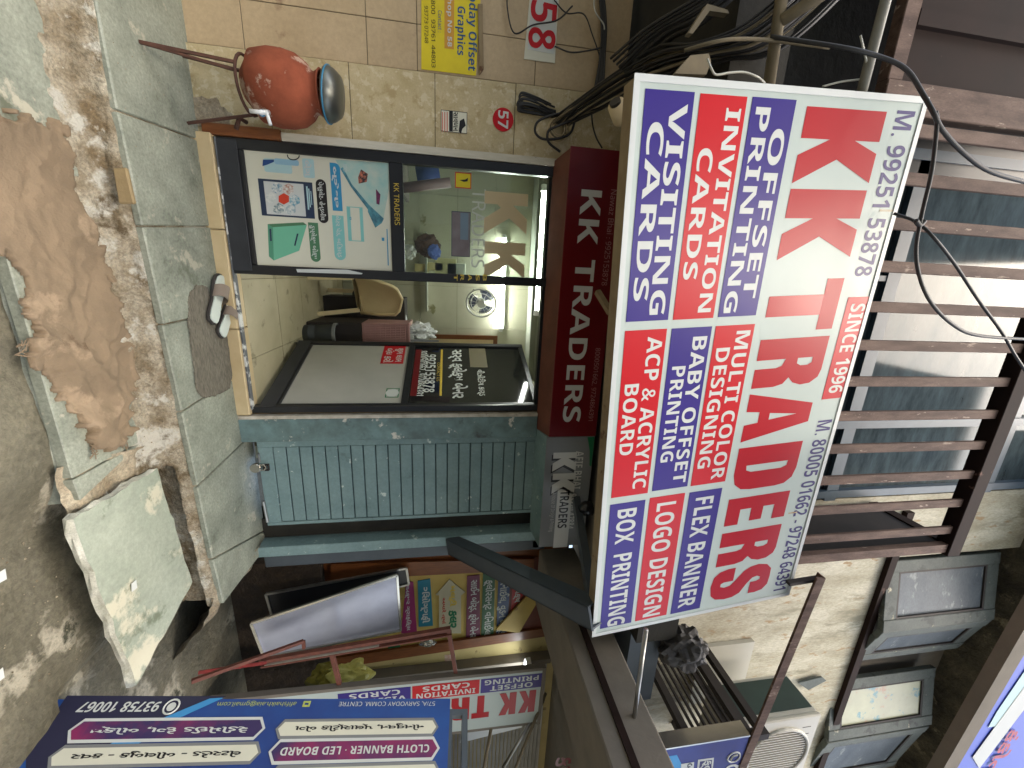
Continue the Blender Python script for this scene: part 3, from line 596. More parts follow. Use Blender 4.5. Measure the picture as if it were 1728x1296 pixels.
for k, (px_, py_, w_, h_, c) in enumerate(((712, 452, .05, .09, (206, 190, 130)), (735, 450, .05, .10, (210, 196, 140)), (752, 452, .12, .14, (190, 186, 140)), (770, 455, .08, .12, (200, 206, 196)))):
    p = aty(px_, py_, by-.12); o = MB().box(p.x-w_, p.x+w_, by-.16, by-.1, p.z-h_, p.z+h_).build('carton', mat('carton_card', rgb(*c)), bevel=.005)
    tag(o, ['small yellow carton on the back shelf, lowest in view', 'tall yellow carton on the back shelf', 'broad pale carton on the back shelf', 'white carton topmost on the back shelf'][k], 'carton', 'cartons on the back shelf')
p = aty(705, 440, by-.1)
o = MB().box(-.5, .5, by-.25, by-.005, 1.2, 1.225).build('shelf', M['inceil']); tag(o, 'pale shelf on the back wall of the shop', 'shelf')
# ---- plastic chair
def chair(c, rz):
    root = thing('plastic_chair', 'cream moulded plastic armchair inside the shop', 'chair', c)
    c = V(c); m = mat('cream_plastic', rgb(212, 194, 150), rgb(202, 182, 138), rough=.35); Mr = Matrix.Rotation(rz, 3, 'Z')
    T = lambda x, y, z: c + Mr @ V((x, y, z))
    b = MB()
    b.grid(lambda u, v: T((u-.5)*.44, (v-.5)*.42, .43+.02*((u-.5)**2+(v-.5)**2)*4), 8, 8)
    b.grid(lambda u, v: T((u-.5)*.44, (v-.5)*.42, .405), 2, 2); b.build('seat', m, root)
    b = MB(); prof = lambda u, v: T((u-.5)*(.46-.12*v*v), .2+.10*v-.05*math.cos((u-.5)*3), .43+.46*v-.06*(2*u-1)**2*v)
    b.grid(prof, 12, 8); b.build('backrest', m, root)
    MB().tube([prof(0, 0), prof(0, .5), prof(0, .95), prof(.1, 1), prof(.5, 1), prof(.9, 1), prof(1, .95), prof(1, .5), prof(1, 0)], .018, 8).build('back_rim', m, root, smooth=True)
    for s in (-1, 1):
        MB().tube(curve_pts([T(s*.22, .22, .66), T(s*.27, .05, .65), T(s*.27, -.17, .63), T(s*.24, -.2, .5), T(s*.23, -.2, .42)], 4), .02, 8).build('armrest', m, root, smooth=True)
        MB().bar(T(s*.21, -.19, .42), T(s*.24, -.24, 0), .045, .03).build('leg', m, root); MB().bar(T(s*.2, .19, .42), T(s*.22, .26, 0), .045, .03).build('leg', m, root)
chair((.16, 1.75, .118), R(-150))
# ---- fan
root = thing('wall_fan', 'round wall fan with translucent blades on the back wall', 'fan', aty(812, 512, by-.15))
fc = aty(812, 512, by-.22); FP = Pl(fc, (.94, .34, 0), (0, -.15, 1))
b = MB(); 
for rr in (.2, .14, .07): b.tube([FP.w(rr*math.cos(t/14*math.pi), rr*math.sin(t/14*math.pi), .0) for t in range(28)], .005 if rr < .2 else .012, 6, closed=True)
for t in range(14): b.tube([FP.w(.03*math.cos(R(t*25.7)), .03*math.sin(R(t*25.7)), .02), FP.w(.2*math.cos(R(t*25.7)), .2*math.sin(R(t*25.7)), 0)], .002, 4)
b.build('cage', M['whitepl'], root)
b = MB()
for t in range(3): b.poly(FP, [(.03*math.cos(R(t*120)), .03*math.sin(R(t*120)))] + [(.17*math.cos(R(t*120+k)), .17*math.sin(R(t*120+k))) for k in range(-10, 71, 10)], -.05, -.046)
b.build('blade', mat('smoky_blue_blade', rgb(90, 96, 120), rgb(60, 66, 84)), root)
MB().tube([FP.w(0, 0, .025), FP.w(0, 0, -.12)], .05, 14).build('motor', M['whitepl'], root); MB().tube([FP.w(0, 0, -.1), FP.w(-.02, -.12, -.16)], .02, 8).build('bracket', M['whitepl'], root)
o = MB().tube(curve_pts([aty(800, 488, by-.02), aty(793, 496, by-.03), aty(790, 503, by-.05), aty(797, 508, by-.05)], 6), .008, 6).build('fan_cord', M['wire']); tag(o, 'looped black cord hanging beside the wall fan', 'cord')
# ---- crate of papers, bag, bin, boxes along the right of the room
root = thing('plastic_crate', 'pink ribbed plastic crate full of papers', 'crate', atz(610, 557, .118)); cc = aty(650, 558, 1.25)
cx0, cz0 = aty(612, 545, 1.25).x, aty(611, 560, 1.25).z; cx1, cz1 = aty(680, 575, 1.25).x+.04, aty(688, 560, 1.25).z
root.location = ((cx0+cx1)/2, 1.4, cz0)
m_ = mat('faded_pink_plastic', rgb(176, 134, 130), rgb(156, 116, 112), rough=.4); b = MB(); b.box(cx0, cx1, 1.25, 1.6, cz0, cz1)
for i in range(12): x = cx0+(cx1-cx0)*(i+.5)/12; b.box(x-.004, x+.004, 1.243, 1.25, cz0+.02, cz1-.02)
for i in range(9): z = cz0+(cz1-cz0)*(i+.5)/9; b.box(cx0-.002, cx1, 1.2445, 1.2495, z-.004, z+.004)
b.box(cx0-.01, cx1+.01, 1.24, 1.61, cz1-.0, cz1+.02); b.build('crate_body', m_, root, bevel=.003)
o = MB().box(cx0+.0, cx1+.05, 1.25, 1.75, .12, cz0-.001).build('cabinet', M['iron'], bevel=.01); tag(o, 'dark low cabinet under the pink crate', 'cabinet')
b = MB()
for i in range(9): x = cx0+.03+.02*i; b.box(x, x+.012, 1.28, 1.55, cz0+.1, cz1+.03+.05*random.random())
o = b.build('paper_bundle', M['whitetxt']); tag(o, 'bundle of white papers standing in the pink crate', 'papers')
c = aty(712, 560, 1.4); blob('plastic_bag', c, .11, M['whitepl'], 'white plastic bag leaning above the pink crate', 'bag', (.8, .8, 1.3), amp=.5)
root = thing('dustbin', 'grey cylindrical dustbin on the shop floor', 'bin', (.66, 1.15, .118)); bc = atz(515, 563, .118)
root.location = (bc.x, bc.y, .118)
MB().lathe((bc.x, bc.y, .118), [(0, .0), (.085, .0), (.10, .27), (.108, .275), (.108, .30), (.095, .3), (.09, .05)], 24).build('bin_body', mat('grey_bin', rgb(70, 76, 80)), root, smooth=True); MB().lathe((bc.x, bc.y, .118), [(.11, .27), (.112, .28), (.112, .3), (.1, .301)], 24).build('rim', M['silverp'], root)
rnd = random.Random(3)
for k, (px_, py_, s_, c) in enumerate(((600, 530, .11, (70, 60, 60)), (585, 540, .1, (120, 110, 100)), (610, 505, .1, (54, 48, 50)), (632, 518, .09, (150, 152, 156)), (655, 525, .08, (170, 40, 40)), (660, 530, .07, (50, 60, 120)), (672, 535, .09, (190, 196, 200)), (590, 515, .08, (92, 84, 70)))):
    p = aty(px_, py_, 1.95); blob('bundle', p, s_, mat('bundle_cloth', rgb(*c)), ['dark bundle heaped against the back wall', 'grey bundle beside the dustbin', 'black bundle under the chair back', 'pale grey bundle near the chair arm', 'red bundle behind the pink crate', 'navy bundle behind the pink crate', 'white crumpled bundle above the pink crate', 'olive bundle low on the heap'][k], 'bundle', (1.2, .8, 1), sub=2, amp=.4, seed=k)
o = MB().box(.3, 1.25, 1.85, 2.2, .12, 1.0).build('work_table', M['iron']); tag(o, 'dark cluttered table at the back right of the shop', 'table')
# ================================================================== SIGN BOXES OVER DOOR
root = thing('shop_sign', 'dark red KK TRADERS sign box over the glass door', 'sign', (.2, -.12, 2.2))
RSP = PY(-.25)
ra0 = RSP.px(968, 247)[0]; ra1 = RSP.px(921, 737)[0]; rb0 = 2.24; rb1 = 2.60
MB().hexa([(ra0+.01, -.25, rb0+.002), (ra1, -.25, rb0+.002), (ra1+.03, -.002, 2.2), (ra0+.03, -.002, 2.2), (ra0+.01, -.25, rb1), (ra1, -.25, rb1), (ra1, -.002, rb1), (ra0+.01, -.002, rb1)]).build('sign_box', M['soffitwood'], root)
MB().pbox(RSP, ra0, rb0, ra1, rb1+.005, .0, .008).build('sign_face', M['dkred'], root, bevel=.003)
RF = Pl(RSP.w(0, 0, .008), (1, 0, 0), (0, 0, 1))
a, b0_ = RF.px(977, 322); ae, b1_ = RF.px(968, 712)
bl = RF.px(968, 480)[1]; bt = RF.px(1001, 480)[1]
text('KK', RF, RF.px(990, 320)[0], bl, RF.px(990, 412)[0], bt, M['lightgreytxt'], root, bold=.03, h=.002)
text('TRADERS', RF, RF.px(985, 438)[0], bl, RF.px(960, 712)[0], bt, M['lightgreytxt'], root, bold=.03, h=.002)
zt0, zt1 = RF.px(1023, 400)[1], RF.px(1033, 400)[1]
text('Nawaz Bhai : 9925153878', RF, RF.px(1035, 320)[0], zt0, RF.px(1022, 482)[0], zt1, M['dimtxt'], root, bold=.006, h=.002)
text('8000501662, 9724864391', RF, RF.px(1004, 587)[0], zt0, RF.px(995, 710)[0], zt1, M['dimtxt'], root, bold=.006, h=.002)
root = thing('shop_sign', 'grey KK TRADERS sign box over the teal shutter', 'sign', (1.6, -.12, 2.2))
ga0 = ra1+.002; ga1 = RSP.px(907, 923)[0]; gb0, gb1 = 2.225, 2.60
MB().hexa([(ga0, -.248, gb0), (ga1, -.248, gb0), (ga1, -.002, 2.2), (ga0+.03, -.002, 2.2), (ga0, -.248, gb1), (ga1, -.248, gb1-.06), (ga1, -.002, gb1-.06), (ga0, -.002, gb1)]).build('sign_box', M['teal'], root)
MB().poly(RSP, [(ga0, gb0), (ga1, gb0), (ga1, gb1-.05), (ga1-.02, gb1-.03), (ga1-.06, gb1), (ga0, gb1)], .0, .008).build('sign_face', M['silverp'], root, bevel=.003)
GF = RF; cg = lambda x, y: (x/3.24+660, y/3.24+560)
MB().poly(GF, [(ga0+.004, gb1-.004), (ga0+.004, gb1-.06), (ga0+.04, gb1-.05), (ga0+.12, gb1-.03), (ga0+.24, gb1-.02), (ga0+.25, gb1-.004)], .0005, .0015).build('print', M['greenp'], root)
for (p1, p2) in ((cg(888, 660), cg(1008, 750)), (cg(885, 775), cg(1000, 870))):
    q4 = GF.rect(p1, p2); w_ = q4[2]-q4[0]
    sh = lambda d, h, m, P=GF, q4=q4: MB().poly(P, [(q4[0]+x*w_+d, q4[1]+y*(q4[3]-q4[1])-d*.6) for x, y in ((0, 0), (.34, 0), (.34, .36), (.62, 0), (1.1, 0), (.72, .5), (1.08, 1), (.62, 1), (.34, .64), (.34, 1), (0, 1))], h, h+.001).build('lettering', m, root)
    sh(.018, .0005, M['blacktxt']); sh(0, .002, M['lightgreytxt'])
ptext('AFIF BHAI', GF, cg(1012, 652), cg(1033, 858), M['lightgreytxt'], root, bold=.02, h=.002)
ptext('93270 47884', GF, cg(976, 885), cg(996, 1075), M['lightgreytxt'], root, bold=.015, h=.002)
MB().pbox(GF, *GF.rect(cg(912, 860), cg(962, 1175)), .0005, .0015).build('print', M['lightgreytxt'], root)
ptext('TRADERS', GF, cg(926, 868), cg(958, 1070), M['blacktxt'], root, bold=.02, h=.0025)
ptext('A House Of Design & Printing', GF, cg(874, 880), cg(886, 1090), M['lightgreytxt'], root, bold=.008, h=.002)
o = MB().bar(aty(1008, 492, -.3), aty(1030, 528, -.42), .035, .035).build('wood_stub', M['beigewood']); tag(o, 'short wooden stub poking out over the red sign', 'stick')
root = thing('security_camera', 'black dome security camera on the ledge beside the big sign', 'camera', aty(985, 858, -.4)); cc = aty(988, 858, -.45)
bmx = MB(); bmx.lathe(cc, [(0, -.05), (.03, -.045), (.05, -.02), (.055, .0), (.055, .045), (0, .046)], 20); bmx.build('dome', flat('black_camera', rgb(24, 24, 26), .25), root, smooth=True)
root = thing('security_camera', 'cream bullet security camera at the left end of the big sign', 'camera', aty(1045, 195, -.6)); cc = aty(1048, 196, -.7)
MB().tube([cc+V((0, 0, .05)), cc, cc-V((.035, .04, .05))], [.045, .05, .042], 16).build('body', M['cream'], root, smooth=True); MB().tube([cc-V((.035, .04, .05)), cc-V((.043, .048, .06))], .028, 14).build('lens', M['blacktxt'], root)
# ================================================================== THE BIG SIGN
SP = Pl(aty(1072, 126, -1.45), (.99641, .0551, .0642), (-.0648, .0552, .9964))
root = thing('signboard', 'big tilted white KK TRADERS signboard with red and blue cells', 'signboard', SP.w(1.2, 0, -.1))
RBc = SP.px(1000, 1073); RTc = SP.px(1330, 1003); LTc = SP.px(1565, 168)
SW = (RBc[0]+RTc[0])/2; SH = (LTc[1]+RTc[1])/2
MB().pbox(SP, .004, .004, SW-.004, SH-.004, -.085, -.002).build('back_frame', M['beigewood'], root)
MB().pbox(SP, 0, 0, SW, SH, -.0015, .0).build('sheet', M['white'], root)
MB().frame(SP, -.004, -.004, SW+.004, SH+.004, .022, .0004, .004).build('edge_trim', pr('aluminium_trim', 196, 200, 198, rough=.4), root)
def cell(lt, lb_, rt_, rb_, m):   # corner pixels: start-low, start-high, end-low, end-high
    a0 = (SP.px(*lt)[0]+SP.px(*lb_)[0])/2; a1 = (SP.px(*rt_)[0]+SP.px(*rb_)[0])/2
    b0 = (SP.px(*lt)[1]+SP.px(*rt_)[1])/2; b1 = (SP.px(*lb_)[1]+SP.px(*rb_)[1])/2
    o = MB().pbox(SP, a0, b0, a1, b1, .0004, .0014).build('cell', m, root); return o, a0, b0, a1, b1
def ctext(c, s, y0, y1, f0, f1, bold=.02):
    o, a0, b0, a1, b1 = c; h = b1-b0; bm_ = b0+h*(f0+f1)/2
    w0, w1 = y0, y1
    text(s, SP, w0, b0+h*f0, w1, b0+h*f1, M['whitetxt'], o, bold=bold, h=.0018)
def apx(x, y): return SP.px(x, y)[0]
c = cell((1269, 163), (1344, 169), (1212, 535), (1275, 532), M['signblue'])
ctext(c, 'OFFSET', apx(1318, 218), apx(1270, 503), .54, .89); ctext(c, 'PRINTING', apx(1285, 181), apx(1230, 528), .11, .45)
c = cell((1180, 158), (1260, 163), (1137, 539), (1204, 537), M['signred'])
ctext(c, 'INVITATION', apx(1236, 183), apx(1185, 527), .58, .91); ctext(c, 'CARDS', apx(1185, 250), apx(1160, 472), .10, .44)
c = cell((1089, 149), (1171, 156), (1056, 543), (1128, 540), M['signblue'])
ctext(c, 'VISITING', apx(1145, 175), apx(1105, 531), .52, .89); ctext(c, 'CARDS', apx(1103, 206), apx(1075, 508), .11, .46)
c = cell((1207, 550), (1273, 547), (1166, 820), (1224, 812), M['signred'])
ctext(c, 'MULTI COLOR', apx(1250, 558), apx(1210, 808), .55, .92); ctext(c, 'DESIGNING', apx(1218, 587), apx(1185, 790), .1, .46)
c = cell((1134, 554), (1201, 551), (1100, 829), (1160, 820), M['signblue'])
ctext(c, 'BABY OFFSET', apx(1175, 568), apx(1140, 815), .55, .92); ctext(c, 'PRINTING', apx(1145, 618), apx(1120, 780), .12, .47)
c = cell((1055, 558), (1125, 555), (1031, 840), (1093, 832), M['signred'])
ctext(c, 'ACP & ACRYLIC', apx(1100, 568), apx(1070, 825), .55, .92); ctext(c, 'BOARD', apx(1068, 648), apx(1055, 768), .1, .46)
c = cell((1164, 830), (1219, 824), (1131, 1036), (1180, 1026), M['signblue']); ctext(c, 'FLEX BANNER', apx(1190, 838), apx(1155, 1024), .22, .78, .012)
c = cell((1096, 840), (1155, 832), (1072, 1048), (1125, 1037), M['signred']); ctext(c, 'LOGO DESIGN', apx(1120, 848), apx(1098, 1039), .22, .78, .012)
c = cell((1030, 851), (1088, 844), (1012, 1062), (1066, 1049), M['signblue']); ctext(c, 'BOX  PRINTING', apx(1060, 858), apx(1040, 1054), .22, .78, .012)
def arc(cx, cy, rx, ry, t0, t1, n=7): return [(cx+rx*math.cos(R(t0+(t1-t0)*i/n)), cy+ry*math.sin(R(t0+(t1-t0)*i/n))) for i in range(n+1)]
GL = {
 'K': [[(0, 0), (.40, 0), (.40, .36), (.62, 0), (1, 0), (1, .0), (.66, .5), (.97, 1), (.97, 1), (.56, 1), (.40, .68), (.40, 1), (0, 1)]],
 'T': [[(.30, 0), (.70, 0), (.70, .76), (1, .76), (1, 1), (0, 1), (0, .76), (.30, .76)]],
 'A': [[(0, 0), (.36, 0), (.39, .2), (.61, .2), (.64, 0), (1, 0), (.70, 1), (.30, 1)], [(.43, .36), (.57, .36), (.5, .78)]],
 'R': [[(0, 0), (.42, 0), (.42, .42)] + [(.56, .38), (.60, .3), (.60, 0), (1, 0), (1, .32), (.95, .45), (.82, .52)] + [(.94, .6), (1, .72), (.98, .86), (.86, .97), (.7, 1), (0, 1)], [(.42, .6), (.53, .6), (.58, .66), (.58, .76), (.53, .82), (.42, .82)]],
 'D': [[(0, 0), (.62, 0), (.84, .04), (.97, .15), (1, .3), (1, .7), (.97, .85), (.84, .96), (.62, 1), (0, 1)], [(.42, .17), (.53, .18), (.58, .26), (.58, .74), (.53, .82), (.42, .83)]],
 'E': [[(0, 0), (1, 0), (1, .22), (.44, .22), (.44, .4), (.92, .4), (.92, .6), (.44, .6), (.44, .78), (.98, .78), (.98, 1), (0, 1)]],
 'S': [[(0, .36), (0, .24), (.06, .1), (.2, .01), (.5, -.02), (.8, .01), (.95, .1), (1, .26), (.98, .4), (.88, .52), (.6, .62), (.44, .7), (.41, .78), (.46, .84), (.54, .84), (.58, .78), (.58, .68), (.96, .68), (.97, .8), (.92, .93), (.76, 1.01), (.5, 1.02), (.24, 1.01), (.08, .92), (.02, .76), (.06, .62), (.16, .52), (.42, .40), (.57, .32), (.6, .22), (.55, .15), (.46, .15), (.42, .2), (.42, .36)]],
}
def glyph(ch, P, a0, b0, a1, b1, m, par, h=.0009, flip=False):
    polys = GL[ch]; o_ = polys[0]
    from mathutils.geometry import tessellate_polygon
    loops = [[V((x, y, 0)) for x, y in p] for p in polys]
    tri = tessellate_polygon(loops); pts = [p for l_ in loops for p in l_]
    vs = [P.w(a0+p.x*(a1-a0), b0+p.y*(b1-b0), h) for p in pts]
    fs = []
    for t in tri:
        n_ = (vs[t[1]]-vs[t[0]]).cross(vs[t[2]]-vs[t[0]]); fs.append(list(t) if n_.dot(P.n) > 0 else list(t)[::-1])
    return MB().add(vs, fs).build('lettering', m, par, smooth=True)
bb = (SP.px(1360, 180)[1]+SP.px(1250, 750)[1]+SP.px(1221, 889)[1])/3; bt = (SP.px(1496, 189)[1]+SP.px(1354, 744)[1]+SP.px(1324, 869)[1])/3
mid = lambda y: 1428-.224*(y-190)
for ch, y0, y1 in (('K', 184, 311), ('K', 320, 438), ('T', 471, 558), ('R', 570, 651), ('A', 660, 740), ('D', 750, 822), ('E', 835, 880), ('R', 892, 948), ('S', 955, 1006)):
    glyph(ch, SP, apx(mid(y0), y0), bb, apx(mid(y1), y1), bt, M['bigred'], root)
q0, q1 = SP.px(1514, 186), SP.px(1459, 466); h_ = SP.px(1546, 188)[1]-SP.px(1515, 184)[1]
tb = SP.px(1514, 186)[1]
text('M. 99251 53878', SP, q0[0], tb, q1[0], tb+h_*1.0, M['navytxt'], root, bold=.02, h=.0009)
c = cell((1430, 502), (1470, 500), (1387, 675), (1427, 669), M['signred']); ctext(c, 'SINCE 1996', c[1]+.03, c[3]-.03, .2, .8, .05)
q0, q1 = SP.px(1381, 710), SP.px(1308, 997); tb = (q0[1]+SP.px(1304, 997)[1])/2
text('M. 80005 01662 - 97248 64391', SP, q0[0], tb, q1[0], tb+h_*.95, M['navytxt'], root, bold=.012, h=.0009)
stm = mat('rust_stain', rgb(170, 140, 100), rgb(184, 178, 156), scale=18, contrast=.1)
sgn = SP
for pa_, pb_ in (((1484, 355), (1512, 356)), ((1330, 866), (1345, 864))):
    a_ = SP.w(*SP.px(*pa_), .0012); b_ = SP.w(*SP.px(*pb_), .0012); MB().bar(a_, b_, .008, .0006, up=SP.n).build('stain', stm, root)
# ================================================================== UPPER STOREY
UP = PY(-.6)
root = thing('window_wall', 'blue tinted glass window wall behind the brown slatted railing', 'window', (.4, -.6, 3.0))
ux0, ux1, uz0, uz1 = -.86, 1.56, 3.0, 7.4
MB().pbox(UP, ux0, uz0, ux1, uz1, -.02, -.012).build('glass', M['tinted'], root)
M['bluealu'] = mat('blue_grey_aluminium', rgb(62, 82, 96), rgb(48, 64, 78), scale=5, rough=.45)
b = MB(); b.pbox(UP, ux0, 4.36, ux1, 4.46, -.012, .02); b.pbox(UP, ux0, 5.9, ux1, 5.98, -.012, .018)
for x in (-.83, .93, 1.5): b.pbox(UP, x-.03, uz0, x+.03, uz1, -.011, .03)
for x in (-.08, .10, .36): b.pbox(UP, x-.035, 4.1, x+.0, 4.36, -.011, .015)
b.build('mullions', M['bluealu'], root)
MB().box(ux0, ux1, -.2, -.15, uz0, uz1).build('curtain', mat('dim_room_curtain', rgb(70, 84, 92), rgb(50, 62, 70)), root)
MB().box(-.95, -.70, -.62, -.5, 3.0, 8).build('side_frame', M['black'], root)
o = MB().box(-7, 1.56, -.1, .3, 3.0, 9).build('upper_wall', M['shadeplaster']); tag(o, 'dark upper storey wall behind the balcony', 'wall')
o = MB().box(-4.5, -.95, -.7, -.4, 3.0, 8.5).build('upper_wall', M['shadeplaster']); tag(o, 'upper wall left of the window glass, shade put into its dark colour', 'wall')
# railing: one thing with its slats as parts
root = thing('balcony_railing', 'brown upright slatted balcony railing above the big sign', 'railing', (.3, -1.3, 2.9))
zt_ = 4.80
for i in range(12):
    x = -.74+.2019*i
    MB().box(x-.028, x+.028, -1.132, -1.112, 2.95, zt_-.02).build('slat', M['slat'], root, bevel=.003)
MB().box(-.83, 1.67, -1.155, -1.07, zt_-.02, zt_+.085).build('top_rail', M['brownp'], root, bevel=.004)
MB().box(-.83, 1.67, -1.10, -1.07, 2.95, 3.03).build('bottom_rail', M['iron'], root)
MB().box(1.60, 1.64, -1.10, -.62, 2.95, zt_-.02).build('side_panel', M['iron'], root); MB().box(1.59, 1.65, -1.07, -.62, zt_-.02, zt_+.06).build('side_rail', M['brownp'], root)
MB().box(1.585, 1.645, -1.141, -1.101, 2.95, zt_-.02).build('slat', M['slat'], root)
# brown boarded balcony front at the left
root = thing('boarded_balcony', 'brown boarded balcony front with a recessed dark panel', 'balcony', (-1.5, -1.3, 3.2))
BP = PY(-1.12)
MB().pbox(BP, -3.8, 3.46, -.82, 5.6, -.06, -.03).build('panel', M['brownp'], root)
MB().frame(BP, -3.8, 3.44, -.80, 5.6, .13, -.06, .0, tb=.08).build('border', M['slat'], root, bevel=.004)
b = MB(); 
for x in (-1.17, -2.1, -3.0): b.pbox(BP, x-.03, 3.52, x+.03, 5.5, -.03, -.004)
b.build('batten', M['brownp'], root)
# conduits and cables in the dark corner under the balcony
def pipe(name, p, q_, r, m, label, cat='pipe'):
    o = MB().tube([p, q_], r, 12).build(name, m, smooth=True); return tag(o, label, cat)
M['conduit'] = mat('dusty_conduit', rgb(128, 116, 92), rgb(96, 88, 70), scale=9, rough=.8); M['pvc'] = mat('grey_pvc', rgb(140, 138, 128), rgb(120, 118, 108), rough=.5)
p0, p1 = aty(1308, -30, -1.22), aty(1299, 145, -1.22); pipe('conduit', (-3.5, -1.22, p0.z-.08), (p1.x+.1, -1.22, p1.z), .022, M['conduit'], 'dusty beige conduit running into the dark behind the big sign')
p0, p1 = aty(1500, -20, -1.36), aty(1454, 155, -1.36); d = p1-p0; pipe('conduit', p0-d*3, p1+d*.3, .018, M['pvc'], 'pale grey conduit passing in front of the brown boarded balcony')
p0, p1 = aty(1345, 18, -1.25), aty(1420, -30, -1.3); d = p1-p0; pipe('branch_pipe', p0-d*.4, p1+d, .022, M['conduit'], 'crooked dusty pipe above the big sign at the left')
rnd = random.Random(11)
def cable(pix, r, m, label, name='cable', cat='cable', ys=None, n=7, group=None):
    """pix: list of (px, py, Y) resolved to points in the street"""
    o = MB().tube(curve_pts([aty(a_, b_, c_) for a_, b_, c_ in pix], n), r, 7).build(name, m, smooth=True)
    return tag(o, label, cat, group)
# thick cable bundle running from the pilaster out to the balcony edge
for k in range(44):
    off = rnd.uniform(-26, 26); w = rnd.uniform(-.05, .05)
    pts = [(948+off*.5+rnd.uniform(-6, 6), 205+rnd.uniform(-8, 8), -.03), (1000+off*.5, 172+off*.5, -.25+w), (1060+off*.4, 135+off*.8, -.55+w), (1120+off*.3, 105+off*.9+rnd.uniform(-8, 8), -.8+w), (1195+off, 88+off*.6, -1.0+w), (1270+off, 70+off*.9, -1.1+w), (1340+off, 20+off, -1.16+w), (1420+off*2, -60, -1.2)]
    cable(pts, rnd.uniform(.004, .008), M['wire'] if k % 4 else M['conduit'], 'black dusty cable in the thick bundle behind the sign', group='cables of the dark bundle under the balcony')
for k in range(16):
    off = rnd.uniform(-20, 20)
    pts = [(1050+off, 118+off, -.6), (1110+off, 60+off*.6, -.8), (1180+off*.5, 20+off, -1), (1260+off, -40, -1.1)]
    cable(pts, rnd.uniform(.005, .009), M['wire'], 'black dusty cable in the branch rising to the left edge', group='cables of the dark branch at the left edge')
for k in range(7):
    off = rnd.uniform(-8, 8)
    cable([(1012+off*.6, -30, .0), (1018+off*.6, 40, -.02), (1016+off*.6, 90, -.03), (1010+off, 140, -.08), (1000+off, 175, -.12)], rnd.uniform(.004, .007), M['wire'], 'thin black cable down the edge of the pinkish wall', group='cables down the edge of the pinkish wall')
# coil on the pilaster
for k in range(14):
    z_ = rnd.uniform(-12, 12)
    cable([(930+rnd.uniform(-10, 12), 186+z_, -.02), (905, 172+z_*.8, -.05), (879+rnd.uniform(-4, 6), 166+z_, -.06), (876+rnd.uniform(-3, 4), 178+z_*.8, -.05), (900, 184+z_*.7, -.03), (938, 192+z_*.5, -.02)], .0055, M['wire'], 'black cable loop tied in the hank on the marble pilaster', group='cable loops of the hank on the marble pilaster')
for k in range(10):
    c0 = (942+rnd.uniform(-6, 6), 218+rnd.uniform(-4, 4)); r0 = rnd.uniform(12, 21)
    o = MB().tube([aty(c0[0]+r0*.85*math.cos(t/16*2*math.pi), c0[1]+r0*math.sin(t/16*2*math.pi), -.02-.002*k) for t in range(16)], .0028, 6, closed=True).build('cable', M['cream'] if k % 3 else M['conduit'], smooth=True)
    tag(o, 'cream wire turn in the round coil above the red sign', 'cable', 'cream wire turns of the coil above the red sign')
cable([(955, 190, -.06), (930, 195, -.08), (908, 205, -.09), (903, 222, -.08), (915, 234, -.07), (940, 234, -.07), (962, 225, -.07), (970, 205, -.07)], .008, M['wire'], 'thick black cable loop hanging round the cream coil')
cable([(985, 195, -.08), (960, 205, -.1), (938, 214, -.1), (925, 222, -.09), (926, 240, -.08), (945, 256, -.05)], .008, M['wire'], 'thick black cable sweeping below the cream coil to the sign')
cable([(998, 186, -.1), (1000, 210, -.15), (1006, 232, -.2), (1016, 250, -.22)], .005, M['wire'], 'single thin cable dropping onto the red sign')
cable([(858, -20, -.005), (856, 12, -.01), (868, 56, -.015), (900, 42, -.02), (940, 34, -.03), (966, 10, -.03)], .0045, M['wire'], 'loose thin wire looping past the 58 plate')
cable([(936, 78, .0), (962, 88, -.01), (990, 86, -.02), (1016, 80, -.03)], .0045, M['wire'], 'thin wire from the 58 plate to the wall edge')
cable([(935, 0, .0), (956, 22, -.01), (985, 24, -.02), (1000, 60, -.02), (1014, 100, -.03)], .004, M['wire'], 'thin wire curving right of the 58 plate')
cable([(1002, -10, -.05), (1004, 18, -.06), (1018, 40, -.06), (1020, 50, -.06)], .004, M['wirewhite'], 'short pale wire at the edge of the pinkish wall')
cable([(1194, 100, -1.28), (1200, 115, -1.3), (1208, 126, -1.3), (1230, 123, -1.3), (1255, 122, -1.3), (1278, 130, -1.3), (1290, 140, -1.26)], .004, M['wirewhite'], 'white wire resting along the top left of the big sign')
cable([(1155, 85, -1.15), (1200, 72, -1.22), (1240, 66, -1.24), (1300, 68, -1.25), (1400, 80, -1.3)], .007, M['conduit'], 'dusty cable crossing the beige conduit')
cable([(1388, 146, -1.31), (1420, 138, -1.33), (1462, 132, -1.36), (1466, 124, -1.36), (1452, 60, -1.37)], .0035, M['wirewhite'], 'thin white wire tied round the grey conduit')
cable([(1300, 62, -1.25), (1420, 80, -1.38), (1485, 96, -1.42), (1530, 118, -1.45), (1558, 160, -1.47), (1575, 190, -1.5), (1592, 222, -1.5), (1630, 262, -1.5), (1672, 290, -1.5), (1740, 310, -1.5)], .008, M['wire'], 'thick black cable sagging from the dark corner across the brown slats')
cable([(1579, 188, -1.5), (1581, 210, -1.5), (1572, 290, -1.5), (1556, 360, -1.5), (1546, 420, -1.5), (1552, 468, -1.5), (1572, 512, -1.5), (1608, 548, -1.5), (1650, 566, -1.5), (1740, 573, -1.5)], .007, M['wire'], 'black cable drooping in a long loop in front of the slats')
cable([(1508, 360, -1.4), (1545, 374, -1.45), (1575, 400, -1.5), (1610, 444, -1.5), (1650, 505, -1.5), (1690, 560, -1.5), (1712, 598, -1.5), (1740, 640, -1.5)], .006, M['wire'], 'straight black cable running up from the sign edge across the slats')
